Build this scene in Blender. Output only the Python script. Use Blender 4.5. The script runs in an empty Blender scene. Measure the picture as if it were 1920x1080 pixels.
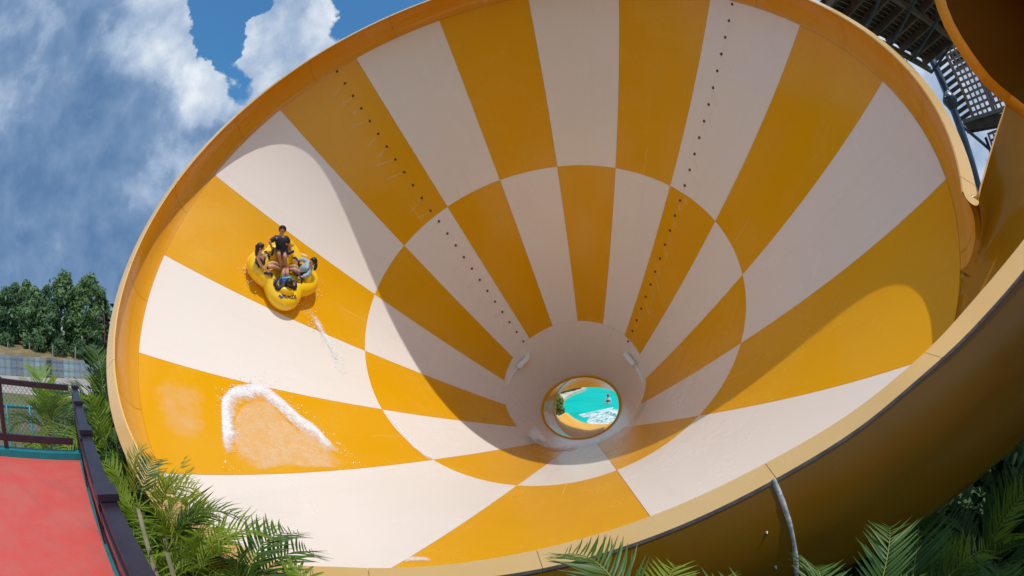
import bpy, bmesh, math, random
from math import sin, cos, pi, radians, sqrt, atan2
from mathutils import Vector as V, Matrix
from mathutils import noise as mnoise

random.seed(7)
SC = bpy.context.scene
COL = SC.collection
R = 8.0                                     # radius of the funnel mouth, metres
CAMP = V((0, 0, 1.7))

# ------------------------------------------------------------------ camera (a 15 mm full-frame fisheye)
F_PX = 827.9
CR = V((0.999929, 0.00165, -0.011807))
CD = V((-0.011921, 0.138357, -0.990311))
CF = V((0.0, 0.990381, 0.138367))
cd = bpy.data.cameras.new('camera')
cam = bpy.data.objects.new('camera', cd)
COL.objects.link(cam)
cd.type = 'PANO'
for tgt in (cd, getattr(cd, 'cycles', None)):
    try:
        tgt.panorama_type = 'FISHEYE_EQUISOLID'
        tgt.fisheye_lens = F_PX / 1920 * 36.0
        tgt.fisheye_fov = radians(180)
    except Exception:
        pass
cd.sensor_fit = 'AUTO'
cd.sensor_width = 36.0
cd.clip_start = 0.05
cd.clip_end = 5000
m = Matrix((CR, -CD, -CF)).transposed().to_4x4()
m.translation = CAMP
cam.matrix_world = m
SC.camera = cam

# ------------------------------------------------------------------ light, sky, exposure
SUN_AZ, SUN_EL = radians(136), radians(67.5)     # compass style: from +Y towards +X
SUNV = V((sin(SUN_AZ) * cos(SUN_EL), cos(SUN_AZ) * cos(SUN_EL), sin(SUN_EL)))
sd = bpy.data.lights.new('sun', 'SUN')
sd.energy = 2.75
sd.angle = radians(0.53)
sd.color = (1.0, 0.96, 0.90)
so = bpy.data.objects.new('sun', sd)
so.rotation_euler = (-SUNV).to_track_quat('-Z', 'Y').to_euler()
so.location = (20, -20, 60)
COL.objects.link(so)

w = bpy.data.worlds.new('World')
SC.world = w
w.use_nodes = True
nt = w.node_tree
nt.nodes.clear()


def N(t, kind, **kw):
    n = t.nodes.new(kind)
    for k, v in kw.items():
        if k == 'i':
            for a, b in v.items():
                n.inputs[a].default_value = b
        else:
            setattr(n, k, v)
    return n


def math_n(t, op, a, b=None, clamp=False):
    n = N(t, 'ShaderNodeMath', operation=op, use_clamp=clamp)
    for i, x in enumerate((a, b)):
        if x is None:
            continue
        if isinstance(x, (int, float)):
            n.inputs[i].default_value = x
        else:
            t.links.new(x, n.inputs[i])
    return n.outputs[0]


def ramp(t, src, lo, hi, smooth=True):
    n = N(t, 'ShaderNodeMapRange', interpolation_type='SMOOTHSTEP' if smooth else 'LINEAR', clamp=True)
    n.inputs['From Min'].default_value = lo
    n.inputs['From Max'].default_value = hi
    t.links.new(src, n.inputs['Value'])
    return n.outputs['Result']


def mixc(t, fac, a, b):
    n = N(t, 'ShaderNodeMix', data_type='RGBA')
    if isinstance(fac, (int, float)):
        n.inputs[0].default_value = fac
    else:
        t.links.new(fac, n.inputs[0])
    for i, x in ((6, a), (7, b)):
        if isinstance(x, (tuple, list)):
            n.inputs[i].default_value = (*x[:3], 1)
        else:
            t.links.new(x, n.inputs[i])
    return n.outputs[2]


def build_sky():
    t = nt
    sky = N(t, 'ShaderNodeTexSky')
    sky.sky_type = 'NISHITA'
    sky.sun_disc = False
    sky.sun_elevation = SUN_EL
    sky.sun_rotation = SUN_AZ
    sky.air_density = 1.0
    sky.dust_density = 0.6
    sky.ozone_density = 1.6
    bg = N(t, 'ShaderNodeBackground', i={'Strength': 0.15})
    tint = N(t, 'ShaderNodeMix', data_type='RGBA', blend_type='MULTIPLY')
    tint.inputs[0].default_value = 1.0
    tint.inputs[7].default_value = (0.45, 0.92, 1.10, 1)
    t.links.new(sky.outputs[0], tint.inputs[6])
    t.links.new(tint.outputs[2], bg.inputs['Color'])
    tc = N(t, 'ShaderNodeTexCoord')
    d = tc.outputs['Generated']
    # project the direction onto a cloud deck a little, so clouds flatten towards the horizon
    wn = N(t, 'ShaderNodeTexNoise', noise_dimensions='3D', i={'Scale': 3.0, 'Detail': 3.0, 'Roughness': 0.55})
    t.links.new(d, wn.inputs['Vector'])
    wv = N(t, 'ShaderNodeVectorMath', operation='SCALE')
    wv.inputs['Scale'].default_value = 0.09
    sub = N(t, 'ShaderNodeVectorMath', operation='SUBTRACT')
    t.links.new(wn.outputs['Color'], sub.inputs[0])
    sub.inputs[1].default_value = (0.5, 0.5, 0.5)
    t.links.new(sub.outputs[0], wv.inputs[0])
    dd = N(t, 'ShaderNodeVectorMath', operation='ADD')
    t.links.new(d, dd.inputs[0])
    t.links.new(wv.outputs[0], dd.inputs[1])
    n1 = N(t, 'ShaderNodeTexNoise', noise_dimensions='3D', i={'Scale': 2.6, 'Detail': 12.0, 'Roughness': 0.56, 'Distortion': 0.15})
    t.links.new(dd.outputs[0], n1.inputs['Vector'])
    n2 = N(t, 'ShaderNodeTexNoise', noise_dimensions='3D', i={'Scale': 9.0, 'Detail': 9.0, 'Roughness': 0.58})
    t.links.new(dd.outputs[0], n2.inputs['Vector'])
    n3 = N(t, 'ShaderNodeTexNoise', noise_dimensions='3D', i={'Scale': 1.7, 'Detail': 5.0, 'Roughness': 0.55})
    off = N(t, 'ShaderNodeVectorMath', operation='ADD')
    t.links.new(dd.outputs[0], off.inputs[0])
    off.inputs[1].default_value = (3.7, 1.3, 8.1)
    t.links.new(off.outputs[0], n3.inputs['Vector'])

    bn = N(t, 'ShaderNodeTexNoise', noise_dimensions='3D', i={'Scale': 7.0, 'Detail': 8.0, 'Roughness': 0.62})
    t.links.new(d, bn.inputs['Vector'])
    bs = N(t, 'ShaderNodeVectorMath', operation='SUBTRACT')
    t.links.new(bn.outputs['Color'], bs.inputs[0])
    bs.inputs[1].default_value = (0.5, 0.5, 0.5)
    bw = N(t, 'ShaderNodeVectorMath', operation='SCALE')
    bw.inputs['Scale'].default_value = 0.17
    t.links.new(bs.outputs[0], bw.inputs[0])
    ba = N(t, 'ShaderNodeVectorMath', operation='ADD')
    t.links.new(d, ba.inputs[0])
    t.links.new(bw.outputs[0], ba.inputs[1])
    db = N(t, 'ShaderNodeVectorMath', operation='NORMALIZE')
    t.links.new(ba.outputs[0], db.inputs[0])

    def bump(v, r_in, r_out):
        v = V(v).normalized()
        dp = N(t, 'ShaderNodeVectorMath', operation='DOT_PRODUCT')
        t.links.new(db.outputs[0], dp.inputs[0])
        dp.inputs[1].default_value = v
        return ramp(t, dp.outputs['Value'], cos(radians(r_out)), cos(radians(r_in)))

    def addup(items):
        acc = None
        for b, k in items:
            x = math_n(t, 'MULTIPLY', b, k)
            acc = x if acc is None else math_n(t, 'ADD', acc, x)
        return acc
    # coverage: banks of cumulus, thick to the left, with one clear lane
    n4 = N(t, 'ShaderNodeTexNoise', noise_dimensions='3D', i={'Scale': 20.0, 'Detail': 8.0, 'Roughness': 0.6})
    t.links.new(d, n4.inputs['Vector'])
    cov = math_n(t, 'ADD', n1.outputs['Fac'], math_n(t, 'MULTIPLY', math_n(t, 'SUBTRACT', n2.outputs['Fac'], 0.5), 0.30))
    cov = math_n(t, 'ADD', cov, math_n(t, 'MULTIPLY', math_n(t, 'SUBTRACT', n4.outputs['Fac'], 0.5), 0.16))
    banks = addup([(bump((-.84, .42, .33), 22, 44), 0.28), (bump((-.43, .66, .58), 4, 12), 0.26),
                   (bump((.816, .389, .33), 4, 25), 0.12), (bump((-.60, .66, .36), 3, 14), 0.16),
                   (bump((-.575, .500, .645), 0.8, 5.6), -0.62), (bump((-.577, .570, .585), 0.5, 4.6), -0.60), (bump((-.570, .640, .512), 0.3, 3.4), -0.52),
                   (bump((-.27, .645, .715), 1, 8.5), -0.42), (bump((-.50, .52, .69), 1, 4), -0.22)])
    cov = math_n(t, 'ADD', math_n(t, 'ADD', cov, banks), 0.06)
    mask = ramp(t, cov, 0.49, 0.60)
    # cloud tone
    lights = addup([(bump((-.43, .66, .60), 2, 13), 0.26), (bump((-.66, .42, .62), 1, 12), 0.28), (bump((-.628, .598, .50), 0.5, 5.5), 0.30),
                    (bump((-.90, .20, .40), 2, 14), 0.10), (bump((-.83, .44, .34), 2, 15), -0.16), (bump((-.80, .48, .36), 24, 40), -0.20), (bump((-.80, .58, .14), 2, 10), -0.18),
                    (bump((-.78, .37, .51), 1, 8), -0.04)])
    tone = addup([(n3.outputs['Fac'], 0.80), (n2.outputs['Fac'], 0.90), (n4.outputs['Fac'], 0.30)])
    tone = math_n(t, 'ADD', math_n(t, 'ADD', tone, lights), -0.27)
    cr = N(t, 'ShaderNodeValToRGB')
    e = cr.color_ramp.elements
    e[0].position = 0.0
    e[0].color = (0.085, 0.180, 0.35, 1)
    e[1].position = 1.0
    e[1].color = (0.80, 0.86, 0.93, 1)
    for p, c in ((0.26, (0.115, 0.220, 0.40)), (0.48, (0.19, 0.300, 0.49)), (0.70, (0.40, 0.51, 0.68))):
        x = e.new(p)
        x.color = (*c, 1)
    t.links.new(tone, cr.inputs[0])
    bg2 = N(t, 'ShaderNodeBackground', i={'Strength': 1.0})
    t.links.new(cr.outputs[0], bg2.inputs['Color'])
    mx = N(t, 'ShaderNodeMixShader')
    t.links.new(mask, mx.inputs[0])
    t.links.new(bg.outputs[0], mx.inputs[1])
    t.links.new(bg2.outputs[0], mx.inputs[2])
    out = N(t, 'ShaderNodeOutputWorld')
    t.links.new(mx.outputs[0], out.inputs['Surface'])


build_sky()
SC.view_settings.view_transform = 'Standard'
SC.view_settings.look = 'None'
SC.view_settings.exposure = 0.0
SC.view_settings.gamma = 1.0
SC.view_settings.use_curve_mapping = False
SC.render.engine = 'CYCLES'
SC.cycles.max_bounces = 10
SC.cycles.diffuse_bounces = 8
SC.cycles.glossy_bounces = 4
SC.cycles.transparent_max_bounces = 12
SC.cycles.use_denoising = True
SC.cycles.sample_clamp_indirect = 6.0

# ------------------------------------------------------------------ geometry of the funnel (in units of R, mouth frame)
BC = V((-0.06723, 0.859935, 0.568183))
BA = V((0.245587, 0.821233, -0.515038))
B0 = V((0.147563, 0.493446, 0.857167))
B1 = V((0.958077, -0.28651, 0.0))
R2, Z2, R3, Z3 = 0.659855, 0.699137, 0.330062, 1.392344
SL1 = (1 - R2) / Z2
SL2 = (R2 - R3) / (Z3 - Z2)


def B(th, r, z):
    a = radians(th)
    return (BC + BA * z + (B0 * cos(a) + B1 * sin(a)) * r) * R + CAMP


def rad(z):
    return 1 - SL1 * z if z < Z2 else R2 - SL2 * (z - Z2)


def surf(th, z, h=0.0):
    """Point of the funnel's inner face, h metres towards the axis."""
    s = SL1 if z < Z2 else SL2
    k = h / R / sqrt(1 + s * s)
    return B(th, rad(z) - k, z - s * k)


def ray(px, py):
    dx, dy = px - 960, py - 540
    r = max(sqrt(dx * dx + dy * dy), 1e-9)
    th = 2 * math.asin(min(r / 2 / F_PX, 1))
    return (CR * (dx / r * sin(th)) + CD * (dy / r * sin(th)) + CF * cos(th))


def at(px, py, d):
    return ray(px, py) * d + CAMP


def at_z(px, py, z):
    d = ray(px, py)
    return d * ((z - CAMP.z) / d.z) + CAMP


def on_bowl(px, py):
    """(theta, z) of the funnel's inner face seen along a direction."""
    d = ray(px, py)
    oc = -BC
    best = None
    for z0, ra, s in ((0, 1.0, SL1), (Z2, R2, SL2)):
        dz, oz = d.dot(BA), oc.dot(BA)
        dp, op = d - BA * dz, oc - BA * oz
        a = dp.dot(dp) - (s * dz) ** 2
        q = ra - s * (oz - z0)
        b = 2 * (op.dot(dp) + q * s * dz)
        c = op.dot(op) - q * q
        D = b * b - 4 * a * c
        if D < 0:
            continue
        for t in ((-b - sqrt(D)) / 2 / a, (-b + sqrt(D)) / 2 / a):
            z = oz + t * dz
            if t > 0 and (-.02 if z0 == 0 else Z2) <= z <= (Z2 if z0 == 0 else 1.75):
                p = d * t - BC
                if q - s * (z - oz) > 0 or True:
                    if best is None or t > best[0]:
                        best = (t, math.degrees(atan2(p.dot(B1), p.dot(B0))) % 360, z)
    return best[1], best[2]


# ------------------------------------------------------------------ mesh helpers
class MB:
    def __init__(s):
        s.v, s.f, s.mi, s.uv = [], [], [], {}

    def add(s, vs, fs, mi=0):
        o = len(s.v)
        s.v += [tuple(p) for p in vs]
        for f in fs:
            s.f.append(tuple(i + o for i in f))
            s.mi.append(mi)
        return o

    def loft(s, rows, mi=0, close=False, uv=False):
        o = len(s.v)
        n = len(rows[0])
        for j, r in enumerate(rows):
            for i, p in enumerate(r):
                if uv:
                    s.uv[len(s.v)] = (i / (n - 1), j / (len(rows) - 1))
                s.v.append(tuple(p))
        for j in range(len(rows) - 1):
            for i in range(n - 1 + (1 if close else 0)):
                k = (i + 1) % n
                s.f.append((o + j * n + i, o + j * n + k, o + (j + 1) * n + k, o + (j + 1) * n + i))
                s.mi.append(mi)

    def box(s, c, x, y, z, mi=0):
        """Centre and three half-extent vectors."""
        c, x, y, z = V(c), V(x), V(y), V(z)
        vs = [c + x * i + y * j + z * k for i in (-1, 1) for j in (-1, 1) for k in (-1, 1)]
        s.add(vs, [(0, 1, 3, 2), (4, 6, 7, 5), (0, 4, 5, 1), (2, 3, 7, 6), (0, 2, 6, 4), (1, 5, 7, 3)], mi)

    def bar(s, a, b, wx, wz, up=V((0, 0, 1)), mi=0):
        a, b = V(a), V(b)
        t = (b - a)
        L = t.length
        t.normalize()
        side = t.cross(up)
        if side.length < 1e-4:
            side = t.cross(V((1, 0, 0)))
        side.normalize()
        u = side.cross(t)
        s.box((a + b) / 2, t * (L / 2), side * (wx / 2), u * (wz / 2), mi)

    def tube(s, pts, rs, n=8, caps=True, mi=0):
        pts = [V(p) for p in pts]
        if isinstance(rs, (int, float)):
            rs = [rs] * len(pts)
        rows = []
        prev = None
        for i, p in enumerate(pts):
            t = (pts[min(i + 1, len(pts) - 1)] - pts[max(i - 1, 0)]).normalized()
            if prev is None:
                a = t.cross(V((0, 0, 1)))
                if a.length < 1e-3:
                    a = t.cross(V((1, 0, 0)))
            else:
                a = prev - t * prev.dot(t)
            a.normalize()
            prev = a
            b = t.cross(a)
            rows.append([p + (a * cos(2 * pi * k / n) + b * sin(2 * pi * k / n)) * rs[i] for k in range(n)])
        o = len(s.v)
        s.loft(rows, mi, close=True)
        if caps:
            s.f.append(tuple(o + k for k in range(n))[::-1])
            s.mi.append(mi)
            s.f.append(tuple(o + (len(pts) - 1) * n + k for k in range(n)))
            s.mi.append(mi)

    def ball(s, c, rx, ry=None, rz=None, M=None, nu=12, nv=8, mi=0):
        ry = rx if ry is None else ry
        rz = rx if rz is None else rz
        rows = []
        for j in range(nv + 1):
            a = pi * j / nv
            row = []
            for i in range(nu):
                b = 2 * pi * i / nu
                p = V((rx * sin(a) * cos(b), ry * sin(a) * sin(b), rz * cos(a)))
                if M is not None:
                    p = M @ p
                row.append(V(c) + p)
            rows.append(row)
        s.loft(rows, mi, close=True)

    def mesh(s, name, mats, smooth=True):
        me = bpy.data.meshes.new(name)
        me.from_pydata(s.v, [], s.f)
        if not isinstance(mats, (list, tuple)):
            mats = [mats]
        for mm in mats:
            me.materials.append(mm)
        if len(mats) > 1:
            me.polygons.foreach_set('material_index', s.mi)
        if s.uv:
            ul = me.uv_layers.new(name='uv')
            for lp in me.loops:
                ul.data[lp.index].uv = s.uv.get(lp.vertex_index, (0, 0))
        if smooth:
            me.polygons.foreach_set('use_smooth', [True] * len(me.polygons))
        me.update()
        return me

    def build(s, name, mats, parent=None, smooth=True, **props):
        return link(name, s.mesh(name, mats, smooth), parent, **props)


def link(name, me, parent=None, mat=None, **props):
    o = bpy.data.objects.new(name, me)
    COL.objects.link(o)
    if parent is not None:
        o.parent = parent
        if mat is None:
            o.matrix_parent_inverse = parent.matrix_basis.inverted()
    if mat is not None:
        o.matrix_basis = mat
    for k, v in props.items():
        o[k] = v
    return o


def thing(name, label, cat, M=None, group=None):
    o = bpy.data.objects.new(name, None)
    o.empty_display_size = 0.2
    COL.objects.link(o)
    if M is not None:
        o.matrix_basis = M if isinstance(M, Matrix) else Matrix.Translation(M)
    o['label'] = label
    o['category'] = cat
    if group:
        o['group'] = group
    return o


def crm(pts, n):
    """Catmull-Rom through points, n samples a span."""
    pts = [V(p) for p in pts]
    out = []
    for i in range(len(pts) - 1):
        p0, p1, p2, p3 = pts[max(i - 1, 0)], pts[i], pts[i + 1], pts[min(i + 2, len(pts) - 1)]
        for k in range(n):
            t = k / n
            out.append(0.5 * ((2 * p1) + (p2 - p0) * t + (2 * p0 - 5 * p1 + 4 * p2 - p3) * t * t + (-p0 + 3 * p1 - 3 * p2 + p3) * t ** 3))
    out.append(pts[-1])
    return out


def resample(pts, n):
    L = [0]
    for a, b in zip(pts, pts[1:]):
        L.append(L[-1] + (b - a).length)
    out = []
    j = 0
    for i in range(n):
        s = L[-1] * i / (n - 1)
        while j < len(L) - 2 and L[j + 1] < s:
            j += 1
        t = (s - L[j]) / max(L[j + 1] - L[j], 1e-9)
        out.append(pts[j].lerp(pts[j + 1], min(max(t, 0), 1)))
    return out


# ------------------------------------------------------------------ materials
def mat(name, col, rough=0.5, spec=0.5, metal=0.0, coat=0.0, var=0.0, vscale=2.0, col2=None, bump=0.0, bscale=40.0, sss=0.0, transl=0.0,
        emit=None, coords='Object'):
    m = bpy.data.materials.new(name)
    m.use_nodes = True
    t = m.node_tree
    p = t.nodes['Principled BSDF']
    p.inputs['Base Color'].default_value = (*col, 1)
    p.inputs['Roughness'].default_value = rough
    p.inputs['Specular IOR Level'].default_value = spec
    p.inputs['Metallic'].default_value = metal
    p.inputs['Coat Weight'].default_value = coat
    p.inputs['Coat Roughness'].default_value = 0.08
    tc = N(t, 'ShaderNodeTexCoord')
    if var > 0 or col2 is not None:
        n = N(t, 'ShaderNodeTexNoise', i={'Scale': vscale, 'Detail': 7.0, 'Roughness': 0.6})
        t.links.new(tc.outputs[coords], n.inputs['Vector'])
        c2 = col2 if col2 is not None else tuple(min(1, x * (1 - var)) for x in col)
        f = ramp(t, n.outputs['Fac'], 0.36, 0.66)
        t.links.new(mixc(t, f, col, c2), p.inputs['Base Color'])
        r = N(t, 'ShaderNodeMapRange')
        r.inputs['To Min'].default_value = rough * 0.8
        r.inputs['To Max'].default_value = min(1, rough * 1.25)
        t.links.new(n.outputs['Fac'], r.inputs['Value'])
        t.links.new(r.outputs[0], p.inputs['Roughness'])
    if bump > 0:
        n = N(t, 'ShaderNodeTexNoise', i={'Scale': bscale, 'Detail': 5.0})
        t.links.new(tc.outputs[coords], n.inputs['Vector'])
        b = N(t, 'ShaderNodeBump', i={'Strength': bump, 'Distance': 0.02})
        t.links.new(n.outputs['Fac'], b.inputs['Height'])
        t.links.new(b.outputs[0], p.inputs['Normal'])
    if transl > 0:
        tr = N(t, 'ShaderNodeBsdfTranslucent')
        tr.inputs['Color'].default_value = (*[min(1, c * 1.5) for c in col], 1)
        mx = N(t, 'ShaderNodeMixShader', i={0: transl})
        t.links.new(p.outputs[0], mx.inputs[1])
        t.links.new(tr.outputs[0], mx.inputs[2])
        t.links.new(mx.outputs[0], t.nodes['Material Output'].inputs['Surface'])
    return m


def gelcoat(name, col, dirt, wet):
    """Sun-bleached glass-fibre paint: broad chalky fading, runs of water marks, fine orange-peel."""
    m = bpy.data.materials.new(name)
    m.use_nodes = True
    t = m.node_tree
    p = t.nodes['Principled BSDF']
    tc = N(t, 'ShaderNodeTexCoord')
    a = N(t, 'ShaderNodeTexNoise', i={'Scale': 0.45, 'Detail': 6.0, 'Roughness': 0.62, 'Distortion': 0.4})
    b = N(t, 'ShaderNodeTexNoise', i={'Scale': 5.0, 'Detail': 8.0, 'Roughness': 0.7})
    c = N(t, 'ShaderNodeTexNoise', i={'Scale': 55.0, 'Detail': 3.0})
    for n in (a, b, c):
        t.links.new(tc.outputs['Object'], n.inputs['Vector'])
    f1 = ramp(t, a.outputs['Fac'], 0.42, 0.72)
    f2 = ramp(t, b.outputs['Fac'], 0.46, 0.74)
    f = math_n(t, 'ADD', math_n(t, 'MULTIPLY', f1, 0.55), math_n(t, 'MULTIPLY', f2, 0.22))
    base = mixc(t, f, col, dirt)
    uvn = N(t, 'ShaderNodeUVMap')
    mp = N(t, 'ShaderNodeMapping', i={'Scale': (2.6, 0.22, 1.0)})
    t.links.new(uvn.outputs[0], mp.inputs[0])
    st = N(t, 'ShaderNodeTexNoise', i={'Scale': 1.0, 'Detail': 8.0, 'Roughness': 0.7})
    t.links.new(mp.outputs[0], st.inputs['Vector'])
    sf = math_n(t, 'MULTIPLY', ramp(t, st.outputs['Fac'], 0.50, 0.78), 0.30)
    sp = N(t, 'ShaderNodeTexNoise', i={'Scale': 16.0, 'Detail': 4.0, 'Roughness': 0.75})
    t.links.new(tc.outputs['Object'], sp.inputs['Vector'])
    spf = math_n(t, 'MULTIPLY', ramp(t, sp.outputs['Fac'], 0.70, 0.78), 0.25)
    base = mixc(t, sf, base, tuple(c * .80 + .02 for c in dirt))
    base = mixc(t, spf, base, tuple(c * .62 for c in dirt))
    t.links.new(base, p.inputs['Base Color'])
    rr = N(t, 'ShaderNodeMapRange')
    rr.inputs['To Min'].default_value = 0.20
    rr.inputs['To Max'].default_value = 0.42
    t.links.new(f, rr.inputs['Value'])
    t.links.new(rr.outputs[0], p.inputs['Roughness'])
    p.inputs['Specular IOR Level'].default_value = 0.28
    p.inputs['Coat Weight'].default_value = wet
    p.inputs['Coat Roughness'].default_value = 0.12
    bp = N(t, 'ShaderNodeBump', i={'Strength': 0.05, 'Distance': 0.01})
    t.links.new(c.outputs['Fac'], bp.inputs['Height'])
    bp2 = N(t, 'ShaderNodeBump', i={'Strength': 0.10, 'Distance': 0.06})
    t.links.new(a.outputs['Fac'], bp2.inputs['Height'])
    t.links.new(bp.outputs[0], bp2.inputs['Normal'])
    t.links.new(bp2.outputs[0], p.inputs['Normal'])
    return m


M_OR = gelcoat('orange_gelcoat', (0.77, 0.365, 0.0005), (0.78, 0.405, 0.02), 0.10)
M_CR = gelcoat('cream_gelcoat', (0.83, 0.762, 0.69), (0.82, 0.765, 0.715), 0.10)
M_RIM = gelcoat('rim_gelcoat', (0.72, 0.325, 0.012), (0.75, 0.40, 0.07), 0.15)
M_LIP = gelcoat('faded_rim_gelcoat', (0.86, 0.53, 0.20), (0.86, 0.59, 0.29), 0.0)
M_TROUGH = gelcoat('shaded_flume_gelcoat', (0.42, 0.180, 0.004), (0.40, 0.19, 0.015), 0.0)  # rim orange darkened: the tube's shade over the trough is in the colour
M_SHELL = gelcoat('shaded_shell_gelcoat', (0.175, 0.076, 0.002), (0.16, 0.080, 0.008), 0.0)  # orange lowered in tone, the shade on the outside painted into the base
M_TUNNEL = gelcoat('shaded_tunnel_gelcoat', (0.20, 0.075, 0.006), (0.17, 0.07, 0.01), 0.0)  # the enclosed tube's inner darkness is put into this brown
M_JOINT = mat('joint_sealant', (0.30, 0.22, 0.12), 0.7)
M_TUBEIN = gelcoat('tunnel_gelcoat', (0.74, 0.35, 0.001), (0.72, 0.36, 0.01), 0.08)
M_GREYEDGE = mat('grey_fibreglass_edge', (0.16, 0.13, 0.12), 0.8, var=0.4, vscale=9)
M_SEAL = mat('grey_white_sealant', (0.62, 0.62, 0.60), 0.6, col2=(0.30, 0.30, 0.30), vscale=14, bump=0.5, bscale=30)
M_STEEL = mat('galvanised_steel', (0.45, 0.46, 0.47), 0.35, metal=0.9)
M_WHITEPVC = mat('white_plastic', (0.80, 0.80, 0.78), 0.35)
M_NOZ = mat('brown_nozzle', (0.13, 0.065, 0.04), 0.5)
M_DARK = mat('dark_rubber', (0.02, 0.018, 0.016), 0.5)


def foam_mat(name, lo, hi, scale, tint=(0.93, 0.95, 0.97), edge=True, maxa=1.0, soft=0.35, softy=0.8, ew=0.5, rough=0.55, asym=False):
    """Broken white water: opacity from noise, thinning out towards the strip's edges (uv)."""
    m = bpy.data.materials.new(name)
    m.use_nodes = True
    t = m.node_tree
    p = t.nodes['Principled BSDF']
    p.inputs['Base Color'].default_value = (*tint, 1)
    p.inputs['Roughness'].default_value = rough
    tc = N(t, 'ShaderNodeTexCoord')
    n = N(t, 'ShaderNodeTexNoise', i={'Scale': scale, 'Detail': 10.0, 'Roughness': 0.70, 'Distortion': 0.5})
    t.links.new(tc.outputs['Object'], n.inputs['Vector'])
    nb_ = N(t, 'ShaderNodeTexNoise', i={'Scale': scale * 5.5, 'Detail': 6.0, 'Roughness': 0.65})
    t.links.new(tc.outputs['Object'], nb_.inputs['Vector'])
    fac = math_n(t, 'ADD', math_n(t, 'MULTIPLY', n.outputs['Fac'], 0.65), math_n(t, 'MULTIPLY', nb_.outputs['Fac'], 0.35))
    if edge:
        uvn = N(t, 'ShaderNodeUVMap')
        sx = N(t, 'ShaderNodeSeparateXYZ')
        t.links.new(uvn.outputs[0], sx.inputs[0])

        def prof(o, k):
            return ramp(t, math_n(t, 'ABSOLUTE', math_n(t, 'SUBTRACT', math_n(t, 'MULTIPLY', o, 2.0), 1.0)), 1.0, k)
        px_ = prof(sx.outputs[0], soft)
        if asym:        # crisp outer edge, long fade on the inner side
            px_ = math_n(t, 'MULTIPLY', ramp(t, sx.outputs[0], 0.0, 0.16), ramp(t, sx.outputs[0], 1.0, 0.22))
        e = math_n(t, 'MULTIPLY', px_, prof(sx.outputs[1], softy))
        fac = math_n(t, 'ADD', fac, math_n(t, 'MULTIPLY', math_n(t, 'SUBTRACT', e, 0.5), ew))
    a = math_n(t, 'MULTIPLY', ramp(t, fac, lo, hi), maxa)
    t.links.new(a, p.inputs['Alpha'])
    nb = N(t, 'ShaderNodeBump', i={'Strength': 0.8, 'Distance': 0.06})
    t.links.new(fac, nb.inputs['Height'])
    t.links.new(nb.outputs[0], p.inputs['Normal'])
    return m


M_FOAM = foam_mat('white_foam', 0.44, 0.86, 4.5, softy=0.6, ew=0.60, asym=True, maxa=.92)
M_SHEET = foam_mat('thin_broken_water', 0.36, 0.86, 4.5, tint=(0.97, 0.86, 0.62), maxa=0.48, soft=0.8, softy=0.6, ew=.35)
M_SPRAY = foam_mat('fine_spray', 0.45, 0.75, 9.0, maxa=0.8)
M_JET = foam_mat('nozzle_mist', 0.30, 1.0, 3.0, edge=True, maxa=0.13)

# ------------------------------------------------------------------ ground, water, hill (setting)
M_GROUND = mat('dry_ground', (0.17, 0.14, 0.09), 0.95, col2=(0.07, 0.10, 0.03), vscale=0.35, bump=0.4, bscale=8)
M_EARTH = mat('pale_earth', (0.42, 0.37, 0.33), 0.95, col2=(0.33, 0.28, 0.23), vscale=0.5, bump=0.4, bscale=6)
M_HILL = mat('dry_grass_slope', (0.27, 0.19, 0.095), 0.95, col2=(0.15, 0.125, 0.05), vscale=0.4, bump=0.5, bscale=5)
M_ROAD = mat('grey_gravel_bank', (0.34, 0.34, 0.35), 0.9, col2=(0.26, 0.26, 0.27), vscale=0.8)
M_GRASS = mat('green_verge', (0.09, 0.135, 0.035), 0.95, col2=(0.17, 0.16, 0.07), vscale=0.7)


def sstep(a, b, x):
    t = min(max((x - a) / (b - a), 0), 1)
    return t * t * (3 - 2 * t)


def ground_h(x, y):
    d = sqrt(x * x + y * y)
    az = math.degrees(atan2(x, y))
    wl = sstep(-30, -46, az) * sstep(-150, -120, az)
    h = -3.45
    low = -3.45 - 1.15 * sstep(22, 42, d)
    t = sstep(67, 80, d)
    hill = low + (2.6 + 0.0) * t + 1.5 * sstep(80, 105, d) - 2.5 * sstep(120, 240, d)
    bumpy = 0.25 * mnoise.noise(V((x * .12, y * .12, 0))) * sstep(66, 76, d)
    return h * (1 - wl) + (hill + bumpy) * wl


mb = MB()
azs = [radians(a) for a in range(-180, 180, 3)]
ds = [0.01, 6, 14, 22, 30, 38, 46, 54, 60, 64, 67, 70, 73, 76, 79, 82, 86, 92, 100, 112, 130, 160, 220, 340, 600, 1200, 2600]
rows = []
for d in ds:
    rows.append([(d * sin(a), d * cos(a), ground_h(d * sin(a), d * cos(a))) for a in azs])
mb.loft(rows, 0, close=True)
na = len(azs)
for k in range(len(mb.f)):
    j, i = divmod(k, na)
    a = math.degrees(azs[i])
    d = ds[j]
    if -100 <= a <= -40:
        if 46 <= d < 67:
            mb.mi[k] = 1
        elif 38 <= d < 46:
            mb.mi[k] = 3
        elif 67 <= d < 73:
            mb.mi[k] = 4
        elif 73 <= d < 130:
            mb.mi[k] = 2
g = mb.build('ground', [M_GROUND, M_EARTH, M_HILL, M_GRASS, M_ROAD], kind='structure', label='ground of dry earth and grass around the slide')

# pool water seen through the outlet
PZ = -3.3


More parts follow.
